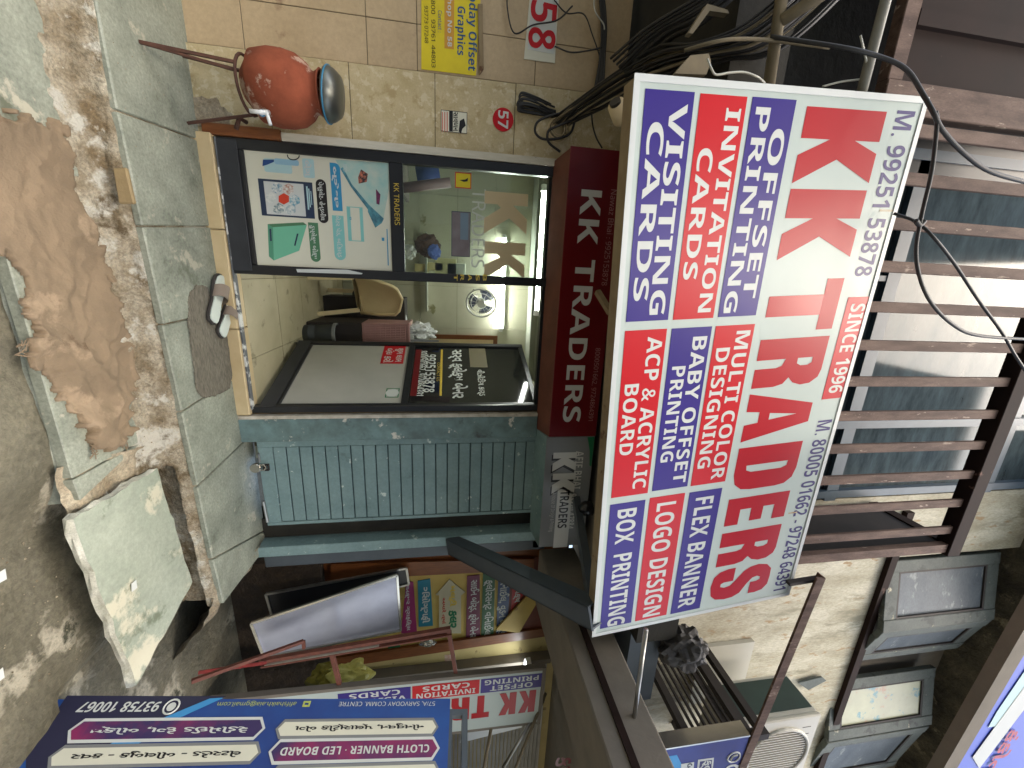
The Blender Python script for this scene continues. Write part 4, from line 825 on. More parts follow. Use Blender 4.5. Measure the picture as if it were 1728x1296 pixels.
cable([(1545, 372, -1.5), (1552, 380, -1.5), (1560, 372, -1.5)], .009, M['wire'], 'knot of tape where two cables cross')
# unseen clutter of old boards in the dark
for k, (pp_, c, lb) in enumerate((([(1155, 62), (1186, 14), (1220, 24), (1222, 30), (1190, 26), (1162, 64)], 'conduit', 'angled dusty bracket in the dark corner'), ([(1140, 120), (1158, 100), (1188, 97), (1192, 110), (1184, 132), (1132, 130)], 'conduit', 'pale broken board above the left end of the sign'))):
    o = MB().ppoly(PY(-1.05 if k == 0 else -1.2), pp_, 0, .03).build('old_board', M[c]); tag(o, lb, 'board')
# ================================================================== UPPER RIGHT WALL AND WINDOWS
o = MB().box(1.56, 7, -.6, .3, 2.9, 5.19).build('plaster_wall', M['plaster']); tag(o, 'weathered white plaster wall beside the railing', 'wall')
o = MB().box(1.56, 2.16, -.6, .3, 5.19, 7.4).build('plaster_wall', M['plaster']); tag(o, 'narrow weathered plaster strip left of the open casements', 'wall')
o = MB().box(2.16, 7, -.42, .3, 5.19, 7.4).build('recess_wall', M['slabgrey']); tag(o, 'grey wall inside the window recess behind the casements', 'wall')
o = MB().box(1.2, 7, -1.0, .3, 6.62, 7.0).build('eave', M['eave']); tag(o, 'dark mossy eave over the grey casements', 'eave')
o = MB().box(1.7, 7, -.64, -.58, 5.17, 5.24).build('window_sill', M['brownp']); tag(o, 'thin brown sill under the open casements', 'sill')
M['winframe'] = mat('peeling_grey_window_paint', rgb(88, 95, 90), rgb(60, 67, 64), scale=5, rough=.7, spot=rgb(58, 62, 60), spot_at=.56, spot_scale=7, spot2=rgb(196, 188, 160), spot2_at=.62, spot2_scale=6, fine=.3)
M['dustglass'] = mat('dusty_grey_glass', rgb(92, 100, 106), rgb(70, 78, 86), scale=3, rough=.4, spot=rgb(128, 134, 134), spot_at=.58, spot_scale=4, contrast=.18, fine=.3, stretch=(1, 1, 2), spec=.2)
M['picglass'] = mat('papered_window_pane', rgb(176, 180, 150), rgb(150, 150, 130), scale=4, rough=.4, spot=rgb(96, 140, 150), spot_at=.56, spot_scale=5, spot2=rgb(170, 118, 96), spot2_at=.58, spot2_scale=4)
def casement(p, q_, z0_, z1_, m, label, t=.13):
    p, q_ = V(p), V(q_); P = Pl((p.x, p.y, z0_), (q_.x-p.x, q_.y-p.y, 0), (0, 0, 1)); w = (V((q_.x, q_.y, 0))-V((p.x, p.y, 0))).length; h = z1_-z0_
    root = thing('casement_window', label, 'window', (p.x, p.y, z0_), 'grey casements of the upper floor')
    MB().frame(P, 0, 0, w, h, t*.8, -.05, 0, tb=t, tt=t).build('frame', M['winframe'], root, bevel=.004)
    MB().pbox(P, t*.8, t, w-t*.8, h-t, -.035, -.02).build('pane', m, root)
    MB().frame(P, t*.8, t, w-t*.8, h-t, .018, -.02, -.006).build('bead', M['iron'], root)
zc = 5.22; A = atz(1500, 948, zc); B_ = atz(1490, 1068, zc); C_ = atz(1440, 1117, zc); D_ = atz(1419, 1149, zc); E_ = atz(1413, 1250, zc)
casement(A, B_, zc, zc+1.22, M['dustglass'], 'grey framed casement with dusty pane standing open above the plaster wall')
casement(B_, (C_.x, max(C_.y, -.6)), zc, zc+1.2, M['dustglass'], 'narrow grey casement leaf folded back to the wall')
casement(D_, E_, zc-.1, zc+1.12, M['picglass'], 'peeling grey casement with pictures pasted on its pane')
casement((E_.x+.02, E_.y, 0), (E_.x+.8, -.55, 0), zc-.1, zc+1.1, M['dustglass'], 'dim casement at the far right edge beyond the pasted pane')
# angle iron rail in front and its stub
ea, eb_ = aty(1385, 975, -1.3), aty(1266, 1262, -1.3); ev = (eb_-ea)*1.6
o = MB().bar(ea, ea+ev, .012, .06).bar(ea+V((0, .02, .024)), ea+ev+V((0, .02, .024)), .045, .010).build('angle_rail', M['slat']); tag(o, 'long brown angle iron rail crossing before the plaster wall', 'rail')
o = MB().bar(aty(1330, 984, -1.27), aty(1386, 975, -1.27), .02, .03).build('rail_stub', M['iron']); tag(o, 'short rusty bar joining the rail end to the big sign', 'bar')
# ---- air conditioner
root = thing('air_conditioner', 'beige outdoor air conditioner unit with dark green side', 'air conditioner', (3.1, -1.05, 3.7))
ACY = -1.15; ca, cb = aty(1289, 1221, ACY), aty(1382, 1207, ACY)
ax0 = ca.x; az0 = ca.z-.22; az1 = cb.z+.02; aw = .82; ad = .32
M['acbody'] = mat('beige_ac_enamel', rgb(186, 184, 170), rgb(172, 170, 156), scale=3, rough=.45, spot=rgb(130, 122, 100), spot_at=.68)
MB().box(ax0+.004, ax0+aw, ACY+.03, ACY+ad, az0, az1).build('casing', M['acbody'], root, bevel=.008)
MB().box(ax0-.002, ax0+.0035, ACY+.06, ACY+ad-.03, az0+.02, az1-.02).build('side_panel', mat('dark_green_panel', rgb(34, 58, 50), rgb(28, 48, 42)), root)
AP = PY(ACY+.03)
MB().pbox(AP, ax0, az0-.005, ax0+aw+.002, az1+.005, 0, .03).build('front_panel', M['acbody'], root, bevel=.008)
cx_, cz_, rr_ = ax0+.34, (az0+az1)/2+.06, min(.25, (az1-az0)*.42)
b = MB(); b.tube([AP.w(cx_+rr_*math.cos(t/30*2*math.pi), cz_+rr_*math.sin(t/30*2*math.pi), .034) for t in range(30)], .012, 8, closed=True)
for i in range(-9, 10):
    x = i*rr_/10; hh = math.sqrt(max(0, rr_*rr_-x*x)); b.pbox(AP, cx_+x-.004, cz_-hh, cx_+x+.004, cz_+hh, .031, .036)
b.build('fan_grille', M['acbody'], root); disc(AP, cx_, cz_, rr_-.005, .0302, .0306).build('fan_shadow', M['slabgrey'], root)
b = MB()
for i in range(5): b.pbox(AP, ax0+.1+.07*i, az1-.13, ax0+.105+.07*i, az1-.06, .0302, .0312)
b.build('vent_slots', M['iron'], root)
MB().box(ax0+.02, ax0+.06, ACY+.03, -.6, az0-.05, az0-.001).build('bracket', M['iron'], root); MB().box(ax0+aw-.1, ax0+aw-.06, ACY+.03, -.6, az0-.05, az0-.001).build('bracket', M['iron'], root)
o = MB().box(ax0-.12, ax0+.5, -.64, -.605, az0+.05, az1-.15).build('backing_board', M['acbody']); tag(o, 'beige board on the plaster wall behind the air conditioner', 'board')
o = MB().ppoly(PY(-.62), [(1345, 1150), (1385, 1140), (1392, 1146), (1362, 1162)], 0, .015).build('slotted_bracket', M['winframe']); tag(o, 'slotted steel bracket above the air conditioner', 'bracket')
M['stain'] = mat('rust_stain', rgb(176, 140, 96), rgb(196, 186, 160), scale=14)
# ---- side railing below the big sign, running out from the wall
root = thing('side_railing', 'dark iron railing of long bars below the right end of the big sign', 'railing', (2.55, -1, 2.75))
rxx = 2.87
def rr(z, x=rxx, w=.02, h=.02, name='bar', y0=-1.29, y1=-.58, m='iron'): MB().box(x-w/2, x+w/2, y0, y1, z-h/2, z+h/2).build(name, M[m], root)
for i in range(7): rr(3.13+.045*i, h=.014)
rr(3.06, w=.05, h=.05, name='bottom_rail'); rr(3.47, w=.05, h=.07, name='top_rail'); rr(3.58, w=.05, h=.05, name='top_rail')
for y in (-1.27, -.62): MB().box(rxx-.026, rxx+.026, y-.025, y+.025, 2.9, 3.61).build('post', M['iron'], root)
blob('cloth_bundle', aty(1150, 1092, -1.0), .12, mat('black_rag', rgb(30, 28, 28), rgb(60, 58, 54), scale=9), 'dark crumpled rags stuffed behind the side railing', 'rags', (1.1, 1, 1.4), amp=.35)
# ---- grey slab of the next shop, seen from below
o = MB().hexa([(2.32, -1.75, 2.30), (2.9, -1.75, 2.30), (2.9, .0, 2.30), (2.32, .0, 2.30), (2.32, -1.75, 2.62), (2.9, -1.75, 2.62), (2.9, .0, 2.62), (2.32, .0, 2.62)]).build('canopy_beam', M['slabgrey'], bevel=.01); tag(o, 'grey plastered beam running out beside the big sign', 'beam')
o = MB().box(2.305, 2.319, -1.75, -.55, 2.40, 2.44).build('slot_shade', M['brownp']); tag(o, 'narrow dark strip for the shaded slot along the grey beam', 'strip')  # dark strip in place of an open slot, its shade put into the colour
o = MB().box(2.9, 7, -.75, .3, 2.62, 2.9).build('canopy_slab', M['slabgrey']); tag(o, 'grey canopy slab over the neighbouring shop', 'slab')
o = MB().box(2.281, 2.9, -.95, .3, 2.72, 2.95).build('slab_end', M['greymet']); tag(o, 'dark blue grey steel edge under the side railing', 'beam')
pipe('stay_rod', aty(1090, 1062, -1.42), aty(1060, 1290, -1.42), .012, M['steel'], 'thin grey rod stretched between the two signboards', 'rod')
# ---- diagonal bracket
root = thing('sign_bracket', 'dark grey folded steel bracket rising from the shutter post to the big sign', 'bracket', (2.1, -.05, 1.4))
pA = aty(752, 910, -.03); pB = aty(992, 1024, -1.32)
dv = (pB-pA).normalized(); side = V((1, 0, 0)); side = (side-dv*side.dot(dv)).normalized()
MB().hexa([pA, pA+side*.13, pA+side*.13+V((0, 0, .012)), pA+V((0, 0, .012)), pB, pB+side*.13, pB+side*.13+V((0, 0, .012)), pB+V((0, 0, .012))]).build('web', M['greymet'], root)
up_ = dv.cross(side); up_ = up_ if up_.z > 0 else -up_
for s in (0, .12):
    MB().hexa([pA+side*s, pA+side*(s+.01), pA+side*(s+.01)+up_*.1, pA+side*s+up_*.1, pB+side*s, pB+side*(s+.01), pB+side*(s+.01)+up_*.1, pB+side*s+up_*.1]).build('flange', M['greymet'], root)
o = MB().bar(pB+V((.05, .05, .05)), (pB.x+.05, -.05, 2.55), .08, .05).build('bracket_tie', M['greymet']); tag(o, 'dark steel tie under the ledge by the grey sign', 'bar')
# ================================================================== NEIGHBOURING SHOP (right)
NP = PY(.22)
root = thing('display_board', 'yellow backed wooden display panel with colourful Gujarati name plates', 'display board', NP.w(2.9, 0.1))
bx = NP.rect((640, 955), (940, 1060)); M['ybg'] = mat('yellow_backing', rgb(196, 170, 92), rgb(176, 148, 72), scale=4, rough=.7, spot=rgb(140, 110, 60), spot_at=.64)
MB().pbox(NP, 2.36, .05, 3.5, 2.66, -.05, -.01).build('backing', M['varnish'], root)
MB().ppoly(NP, [(560, 965), (880, 957), (905, 1075), (560, 1110)], -.009, -.002).build('yellow_sheet', M['ybg'], root)
MB().ppoly(NP, [(850, 940), (948, 940), (948, 1060), (842, 1068)], -.001, .004).build('red_board', mat('dark_red_board', rgb(110, 52, 36), rgb(90, 40, 28)), root)
MB().ppoly(NP, [(560, 948), (900, 940), (900, 958), (560, 975)], .0, .03).build('wood_frame', M['varnish'], root); MB().ppoly(NP, [(520, 1112), (945, 1053), (945, 1066), (520, 1130)], .0, .03).build('wood_frame', M['varnish'], root)
c5 = lambda x, y: (x/5.4+640, y/5.4+940)
def plate(pix, c, s, lb, rt, bold=.02, tm='whitetxt'):
    o = MB().ppoly(NP, [c5(*p) for p in pix], -.001, .008).build('name_plate', mat('plate_paint', rgb(*c), rough=.4), root)
    a0, b0, a1, b1 = NP.rect(c5(*lb), c5(*rt)); hh = (b1-b0)*.14; b0 -= hh; b1 += hh; text(s, NP, a0, b0, a1, b1, M[tm], o, bold=bold, h=.0095)
plate([(245, 215), (310, 225), (345, 690), (200, 690)], (150, 44, 100), 'અક્ષર ગ્રાફિક્સ', (235, 260), (290, 660))
plate([(350, 215), (465, 195), (490, 620), (360, 630)], (36, 120, 140), 'રિસોગ્રાફી', (380, 270), (455, 590), .03)
plate([(515, 340), (640, 200), (780, 315), (745, 345), (745, 690), (545, 690), (545, 345)], (188, 180, 150), 'અમારે ત્યાં', (570, 365), (605, 600), .02, 'signred')
o_ = [o for o in bpy.data.objects if o.name.startswith('name_plate')][-1]
for s_, c_, y_ in (('H', (200, 60, 40), 255), ('E', (200, 100, 40), 315), ('L', (200, 160, 40), 355), ('P', (70, 130, 60), 400)):
    pass
text('મલ્ટી', NP, *NP.rect(c5(630, 255), c5(705, 440)), M['gold'], o_, bold=.04, h=.0095); text('કલર', NP, *NP.rect(c5(630, 480), c5(705, 640)), M['greenp'], o_, bold=.04, h=.0095)
plate([(800, 170), (915, 158), (920, 745), (790, 765)], (104, 24, 62), 'સાઈન બોર્ડ, ફ્રેમ બેનર', (825, 205), (890, 725))
plate([(945, 150), (1055, 148), (1040, 735), (928, 745)], (24, 84, 44), 'ફ્લોરસન્ટ વિનાઈલ', (960, 205), (1025, 700))
plate([(1085, 165), (1195, 175), (1160, 710), (1065, 722)], (36, 66, 116), 'વિનાઈલ, વુડન બોર્ડ', (1092, 190), (1155, 690))
plate([(1215, 222), (1330, 270), (1320, 330), (1200, 480)], (176, 32, 36), 'ફ્લેક્ષ', (1232, 240), (1290, 405), .03)
MB().ppoly(NP, [c5(1340, 340), c5(1470, 330), c5(1270, 670), c5(1060, 640)], .012, .03).build('cloth_strip', M['ybg'], root)
MB().ppoly(NP, [c5(80, 820), c5(190, 800), c5(190, 850), c5(80, 870)], .0, .01).build('name_plate', M['greenp'], root)
o = blob('tap_fitting', aty(722, 1085, .1), .03, M['chrome'], 'small chrome fitting on the display board edge', 'fitting', (1, 1, 2.6))
# recess walls, cream poster strip, roller shutter
o = MB().box(3.5, 8, .24, .34, -.4, 2.62).build('shop_wall', mat('cream_lit_wall', rgb(196, 180, 126), rgb(180, 162, 108), scale=5, rough=.7, spot=rgb(140, 120, 80), spot_at=.64, spot_scale=7)); tag(o, 'cream wall beside the roller shutter of the neighbouring shop', 'wall')
WP = PY(.24)
for k, (pix, c, lb, cat) in enumerate((([(710, 1122), (735, 1118), (742, 1150), (716, 1152)], (150, 156, 150), 'grey torn paper pasted on the cream wall', 'paper'), ([(688, 1125), (700, 1124), (702, 1146), (690, 1148)], (140, 134, 110), 'narrow torn strip pasted on the cream wall', 'paper'), ([(750, 1105), (762, 1104), (764, 1128), (752, 1130)], (190, 120, 100), 'pinkish printed slip pasted high on the cream wall', 'paper'))):
    o = MB().ppoly(WP, pix, .001, .004).build('wall_paper', mat('pasted_paper', rgb(*c), rgb(210, 206, 190), scale=40)); tag(o, lb, cat)
root = thing('roller_shutter', 'grey and white ribbed roller shutter beside the cream wall', 'shutter', (5, .2, -.3))
b = MB(); z = .4; i = 0
sxa = aty(750, 1130, .2).x
while z < 2.5: b.hexa([(sxa, .22, z), (8, .22, z), (8, .2399, z), (sxa, .2399, z), (sxa, .19, z+.026), (8, .19, z+.026), (8, .2399, z+.03), (sxa, .2399, z+.03)]); z += .042
b.build('shutter_curtain', mat('shutter_white', rgb(186, 186, 182), rgb(160, 158, 152)), root); MB().box(sxa-.06, sxa-.002, .14, .239, -.3, 2.55).build('guide_rail', M['slabgrey'], root)
root = thing('panel_lamp', 'lit white panel lamp hanging at the top of the roller shutter', 'lamp', aty(892, 1126, .05))
lp = aty(890, 1112, .1); M['lamp2'] = mat('lit_panel', (1, 1, 1, 1), emis=(.93, .98, 1, 1), estr=5)
MB().box(lp.x, lp.x+.5, -.12, .1, lp.z-.03, lp.z-.022).build('diffuser', M['lamp2'], root); MB().box(lp.x-.01, lp.x+.51, -.13, .11, lp.z-.0215, lp.z+.03).build('housing', M['whitepl'], root)
# inside: a lit lamp of that shop lights its front (bright shutter in the photograph)
blob('plastic_bag', aty(590, 1140, -.15), .12, mat('yellow_bag', rgb(214, 208, 122), rgb(196, 184, 92), scale=6, rough=.35), 'crumpled yellow plastic bag hanging on the brown frame', 'bag', (1.2, .6, 1.5), amp=.4, f=4, seed=3)
blob('plastic_bag', aty(562, 1146, -.12), .12, mat('dull_yellow_bag', rgb(150, 140, 56), rgb(120, 110, 44), scale=6, rough=.4), 'dull olive yellow bag lower down beside the bright yellow one', 'bag', (1.2, .6, 1.4), amp=.4, f=4, seed=8)
# leaning frames with steel sheets
def leaning(pix, Ys, m, label, edge, t=.018):
    p = [aty(x, y, Y_) for (x, y), Y_ in zip(pix, Ys)]   # low-left, top-left, top-right, low-right
    P = Pl(p[0], p[3]-p[0], p[1]-p[0]); q_ = [((v-P.o).dot(P.r), (v-P.o).dot(P.u)) for v in p]
    root = thing('leaning_sheet', label, 'sheet', p[0])
    MB().poly(P, q_, -.012, 0).build('sheet_face', m, root)
    b = MB(); 
    for i in range(4): b.bar(P.w(*q_[i], .004), P.w(*q_[(i+1) % 4], .004), t, t, up=P.n)
    b.build('edge_frame', edge, root); return P
leaning([(424, 1051), (670, 970), (676, 1060), (446, 1108)], (-.22, .02, .02, -.22), M['brushed'], 'brushed steel sheet in a bright edge frame leaning outside the neighbouring shop', M['chrome'])
leaning([(449, 1002), (686, 958), (690, 985), (460, 1040)], (.02, .12, .12, .02), M['black'], 'dark sheet with a steel edge leaning behind the brushed steel sheet', M['steel'])
# brown frame (an unfinished board) lying across, with cross pieces
root = thing('brown_frame', 'reddish brown angle iron frame leaning across the neighbouring shop', 'frame', aty(450, 1120, -.4))
fy = -.38
def fb_(p, q_, w=.03, h=.03, m='redox', name='bar'): MB().bar(aty(*p, fy), aty(*q_, fy), w, h).build(name, M[m], root)
fb_((438, 1116), (760, 1061)); fb_((448, 1120), (640, 1088), .008, .04, 'whitewood', 'cream_line'); fb_((560, 1103), (575, 1162), name='cross_bar'); fb_((757, 1064), (770, 1140), name='cross_bar'); fb_((442, 1122), (762, 1068), .012, .05)  # long bars, cross bars and a cream line beside the first bar
o = MB().bar(aty(323, 1150, -.75), aty(512, 1082, -.42), .02, .03).bar(aty(512, 1082, -.42), aty(513, 1094, -.42), .02, .02).build('hooked_bar', M['redox']); tag(o, 'thin reddish bar with a hooked end resting over the pit', 'bar')
o = MB().bar(aty(335, 1135, -.55), aty(450, 1118, -.45), .02, .03).build('red_bar', mat('red_paint', rgb(150, 40, 34), rgb(110, 40, 34))); tag(o, 'short red painted bar lying in the pit', 'bar')
o = MB().box(2.4, 8, .14, .24, -.45, .42).build('dark_plinth', M['pit']); tag(o, 'dark plinth under the neighbouring shop front', 'plinth')
# ---- small KK sign on its side
KY = -.42; KP = Pl((0, KY, 0), (0, 0, -1), (1, 0, 0))   # reads downwards
root = thing('signboard', 'small KK TRADERS signboard stood on its side by the roller shutter', 'signboard', aty(740, 1180, KY))
cs = lambda x, y: (x/3.927+520, y/3.927+1080)
k0 = KP.px(*cs(1570, 190)); k1 = KP.px(*cs(1540, 490)); kw = 2.55; kh = k1[1]-k0[1]+.04
KO = Pl(KP.w(k0[0], k0[1]), KP.r+KP.u*.0, KP.u)
d_ = KP.px(*cs(180, 330)); ang = math.atan2(d_[1]-k0[1], d_[0]-k0[0])
KO = Pl(KP.w(k0[0], k0[1]), KP.r*math.cos(ang)+KP.u*math.sin(ang), KP.u*math.cos(ang)-KP.r*math.sin(ang)); kh = .62
MB().pbox(KO, 0, 0, kw, kh, -.04, -.001).build('sheet', M['white'], root); MB().frame(KO, -.01, -.01, kw+.01, kh+.01, .03, -.045, .004).build('edge_trim', M['slabgrey'], root)
def kcell(p, q_, m, lines):
    a0, b0, a1, b1 = KO.rect(cs(*p), cs(*q_)); b0 = max(b0, .035)
    o = MB().pbox(KO, a0, b0, a1, b1, 0, .001).build('cell', m, root); h = b1-b0; n_ = len(lines)
    for i, s_ in enumerate(lines):
        f1 = .93-i*.47; w = (a1-a0)*(.90 if len(s_) > 6 else .8)
        text(s_, KO, (a0+a1)/2-w/2, b0+h*(f1-.36), (a0+a1)/2+w/2, b0+h*f1, M['whitetxt'], o, bold=.02, h=.002)
cellb = [KO.px(*cs(1540, 320)), KO.px(*cs(1130, 350)), KO.px(*cs(1125, 262)), KO.px(*cs(680, 380))]
# cells step down the sheet: each 'top' is at larger picture y
h0, h1 = .045, KO.px(*cs(1540, 310))[1]
a1_ = KO.px(*cs(1550, 260))[0]; a2_ = KO.px(*cs(1135, 300))[0]; a3_ = KO.px(*cs(680, 340))[0]; a4_ = a3_+(a3_-a2_)
for (x0, x1, m, lines) in ((a1_, a2_-.012, M['signblue'], ('PRINTING', 'OFFSET')), (a2_, a3_-.012, M['signred'], ('CARDS', 'INVITATION')), (a3_, a4_, M['signblue'], ('CARDS', 'VISITING'))):
    o = MB().pbox(KO, x0, h0, x1, h1, 0, .001).build('cell', m, root); hh = h1-h0
    for i, s_ in enumerate(lines):
        w = (x1-x0)*(.88 if len(s_) > 6 else .7); cx_ = (x0+x1)/2
        text(s_, KO, cx_-w/2, h0+hh*(.1+.45*i), cx_+w/2, h0+hh*(.45+.45*i), M['whitetxt'], o, bold=.02, h=.002)
hb = KO.px(*cs(1500, 330))[1]; ht = KO.px(*cs(1480, 475))[1]
g0 = KO.px(*cs(1505, 400))[0]; gw = (KO.px(*cs(940, 440))[0]-g0)/4.3
for i, ch in enumerate('KKTR'): 
    xx = g0+gw*(i+(.35 if i > 1 else 0)); glyph(ch, KO, xx, hb, xx+gw*.88, ht, M['bigred'], root)
o = MB().ppoly(PY(-.05), [(792, 1213), (886, 1194), (880, 1226), (776, 1252)], 0, .01).build('white_sheet', M['whitepl'])
tag(o, 'white acrylic sheet standing behind the small KK signboard', 'sheet')
for k, (p, q_, lb) in enumerate((((917, 1182), (849, 1295), 'long thin cane leaning beside the small signboard'), ((921, 1170), (870, 1296), 'second thin cane leaning at the end of the small signboard'), ((831, 1217), (816, 1300), 'pale stick standing upright below the white sheet'))):
    o = MB().tube([aty(*p, -.34-.02*k), aty(*q_, -.55-.02*k)], .014, 8).build('cane', M['conduit'] if k else M['steel'], smooth=True); tag(o, lb, 'stick')
o = MB().box(4.2, 8, -.9, -.7, -.4, 1.9).build('side_wall', mat('olive_side_wall', rgb(140, 128, 88), rgb(112, 100, 68), scale=4, rough=.8)); tag(o, 'dim olive wall at the far right below the beam', 'wall')
text('કમલ', Pl(aty(935, 1285, -.91), (0, 0, 1), (-1, 0, 0)) if 0 else Pl((0, -.905, 0), (1, 0, 0), (0, 0, 1)), *Pl((0, -.905, 0), (1, 0, 0), (0, 0, 1)).rect((938, 1278), (958, 1330)), M['dkred'], o, bold=.02)
# ---- blue banner board near the camera
BN0 = V((1.997, -1.223, -.25)); d1 = ray(4900, 1170).normalized(); d2 = -ray(720, 303).normalized()
BB = Pl(BN0, -d1, d2)    # text reads downwards, its top towards the street
root = thing('banner_board', 'dark blue printed flex board stood on its side at the right edge', 'signboard', BN0)
LB0 = BB.px(760, 1178); La = LB0[0]      # negative: top end
flexm = mat('navy_blue_flex', rgb(30, 44, 110), rgb(34, 84, 150), scale=1.5, rough=.4, contrast=.2)
zb = lambda x, y: (x/4.32+30, y/4.32+1160)
zb2 = lambda x, y: (x/4.547+420, y/4.547+1160)
BH = 1.1
MB().pbox(BB, La, 0, .04, BH, -.03, -.001).build('sheet', flexm, root)
b = MB(); 
for a_ in (La-.10, La-.02): b.pbox(BB, a_, .03, a_+.028, BH, -.08, -.04)
b.pbox(BB, La-.10, .03, La+.5, .058, -.08, -.041); b.pbox(BB, La-.10, .5, La+.5, .528, -.08, -.041); b.pbox(BB, La+.501, .03, La+.53, BH, -.08, -.04)
b.build('tube_frame', M['greymet'], root)
MB().ppoly(BB, [zb(360, 60), zb(1520, 65), zb(1120, 240), zb(820, 420), zb(330, 640), zb(60, 640), zb(60, 500)], 0, .0008).build('print', mat('dark_navy_print', rgb(34, 34, 62)), root)
MB().ppoly(BB, [zb(1400, 82), zb(1500, 76), zb(1130, 245), zb(900, 400), zb(600, 560), zb(640, 430), zb(1020, 240)], .0008, .0016).build('print', mat('sky_blue_print', rgb(60, 140, 196)), root)
ptext('93758 10067', BB, zb(1058, 105), zb(425, 183), M['whitetxt'], root, bold=.015, h=.002, skew=.1)
xa, ya = BB.px(*zb(1120, 142)); 
MB().tube([BB.w(xa+.03*math.cos(t/18*2*math.pi), ya+.03*math.sin(t/18*2*math.pi), .002) for t in range(18)], .004, 5, closed=True).build('print', M['whitetxt'], root); disc(BB, xa, ya, .018, .0008, .002, n=14).build('print', M['whitetxt'], root)
ptext('afifshaikh.aia@gmail.com', BB, zb2(372, 102), zb2(-250, 150), mat('olive_yellow_print', rgb(170, 180, 90)), root, bold=.005, h=.002)
MB().frame(BB, *BB.rect(zb2(478, 105), zb2(408, 150)), .008, .0004, .002).build('print', mat('olive_yellow_print', rgb(170, 180, 90)), root)
ptext('57/A, SARVODAY COMM. CENTRE', BB, zb2(1430, 105), zb2(688, 146), M['whitetxt'], root, bold=.01, h=.002)
def ribbon(pA, pB_, m, edge, s, lb, rt, tm, bold, both=True):
    a0, b0, a1, b1 = BB.rect(pA, pB_); c_ = (b1-b0)*.38; mid_ = (b0+b1)/2
    pts = lambda k: [(a0-k+0, mid_), (a0+c_-k*.4, b1+k), (a1-c_+k*.4, b1+k), (a1+k, mid_), (a1-c_+k*.4, b0-k), (a0+c_-k*.4, b0-k)]
    MB().poly(BB, pts(.012), .0016, .0022).build('print', edge, root); o = MB().poly(BB, pts(0), .0022, .003).build('print', m, root)
    text(s, BB, *BB.rect(lb, rt), M[tm], o, bold=bold, h=.004)
plum = mat('plum_print', rgb(52, 38, 84), rgb(130, 34, 84), scale=1.6, contrast=.06); cre = M['posterw']; edg = M['whitetxt']
ribbon(zb2(130, 250), zb(340, 385), plum, edg, 'રેડીમેઈડ દેગ, બોક્ષ', zb(1690, 275), zb(500, 350), 'whitetxt', .02)
ribbon(zb2(1440, 255), zb2(205, 375), cre, M['silverp'], 'નોનવુવન, પ્લાસ્ટીક બેગ', zb2(1345, 275), zb2(345, 345), 'blacktxt', .025)
ribbon(zb2(1450, 400), zb2(145, 570), plum, edg, 'CLOTH BANNER · LED BOARD', zb2(1385, 440), zb2(232, 528), 'whitetxt', .02)
ribbon(zb2(95, 440), zb(200, 575), cre, M['silverp'], 'લેટરહેડ - બીલબુક - કવર', zb(1640, 450), zb(365, 540), 'blacktxt', .025)
ribbon(zb2(1450, 590), zb2(150, 740), cre, M['silverp'], 'વિઝીટીંગ કાર્ડ', zb2(1300, 610), zb2(300, 690), 'blacktxt', .025)
# ---- blue side sign on the next balcony
root = thing('signboard', 'dark blue signboard at the right edge with a phone symbol', 'signboard', (3, -1.3, 2.5))
s0, s1 = aty(1029, 1278, -1.3), aty(1265, 1240, -1.3); QP = Pl(s0, (1, 0, 0), s1-s0); qh = (s1-s0).length; qw = 2.4
MB().pbox(QP, .0, .0, qw, qh, -.09, -.004).build('back_frame', M['rust'], root); MB().pbox(QP, .0, .0, qw, qh, -.0035, .0).build('sheet', mat('deep_blue_flex', rgb(44, 44, 110), rgb(40, 60, 150), scale=2), root)
MB().frame(QP, -.004, -.004, qw, qh+.004, .012, -.09, .003).build('edge_trim', M['chrome'], root)
cq = lambda x, y: (x/4.32+920, y/4.32+1010)
MB().ppoly(QP, [cq(840, 1160), cq(960, 1140), cq(990, 1200), cq(1010, 1300), cq(800, 1300)], .0, .001).build('print', mat('sky_blue_print', rgb(60, 150, 214)), root)
MB().ppoly(QP, [cq(505, 1236), cq(840, 1160), cq(780, 1300), cq(500, 1300)], 0, .001).build('print', mat('royal_blue_print', rgb(44, 40, 150)), root)
xa, ya = QP.px(*cq(1375, 1155)); MB().tube([QP.w(xa+.045*math.cos(t/18*2*math.pi), ya+.045*math.sin(t/18*2*math.pi), .001) for t in range(18)], .005, 5, closed=True).build('print', M['whitetxt'], root)
MB().tube(curve_pts([QP.w(xa-.02, ya+.022, .002), QP.w(xa-.012, ya-.01, .002), QP.w(xa+.02, ya-.02, .002)], 4), .007, 5).build('print', M['whitetxt'], root)
ptext('80005', QP, cq(1320, 1215), cq(1405, 1480), M['whitetxt'], root, bold=.02, h=.002)
MB().ppoly(QP, [cq(1115, 1175), cq(1230, 1160), cq(1215, 1300), cq(1100, 1300)], .0, .001).build('print', M['whitetxt'], root); MB().ppoly(QP, [cq(1128, 1187), cq(1215, 1175), cq(1203, 1300), cq(1115, 1300)], .001, .002).build('print', mat('navy_ribbon', rgb(48, 44, 110)), root)
ptext('ફ્લેક્ષ', QP, cq(1140, 1185), cq(1195, 1330), M['whitetxt'], root, bold=.02, h=.003)
MB().ppoly(QP, [cq(990, 1205), cq(1085, 1190), cq(1075, 1300), cq(985, 1300)], .001, .002).build('print', M['whitetxt'], root); ptext('બોર્ડ', QP, cq(1005, 1205), cq(1065, 1330), M['blacktxt'], root, bold=.02, h=.003)
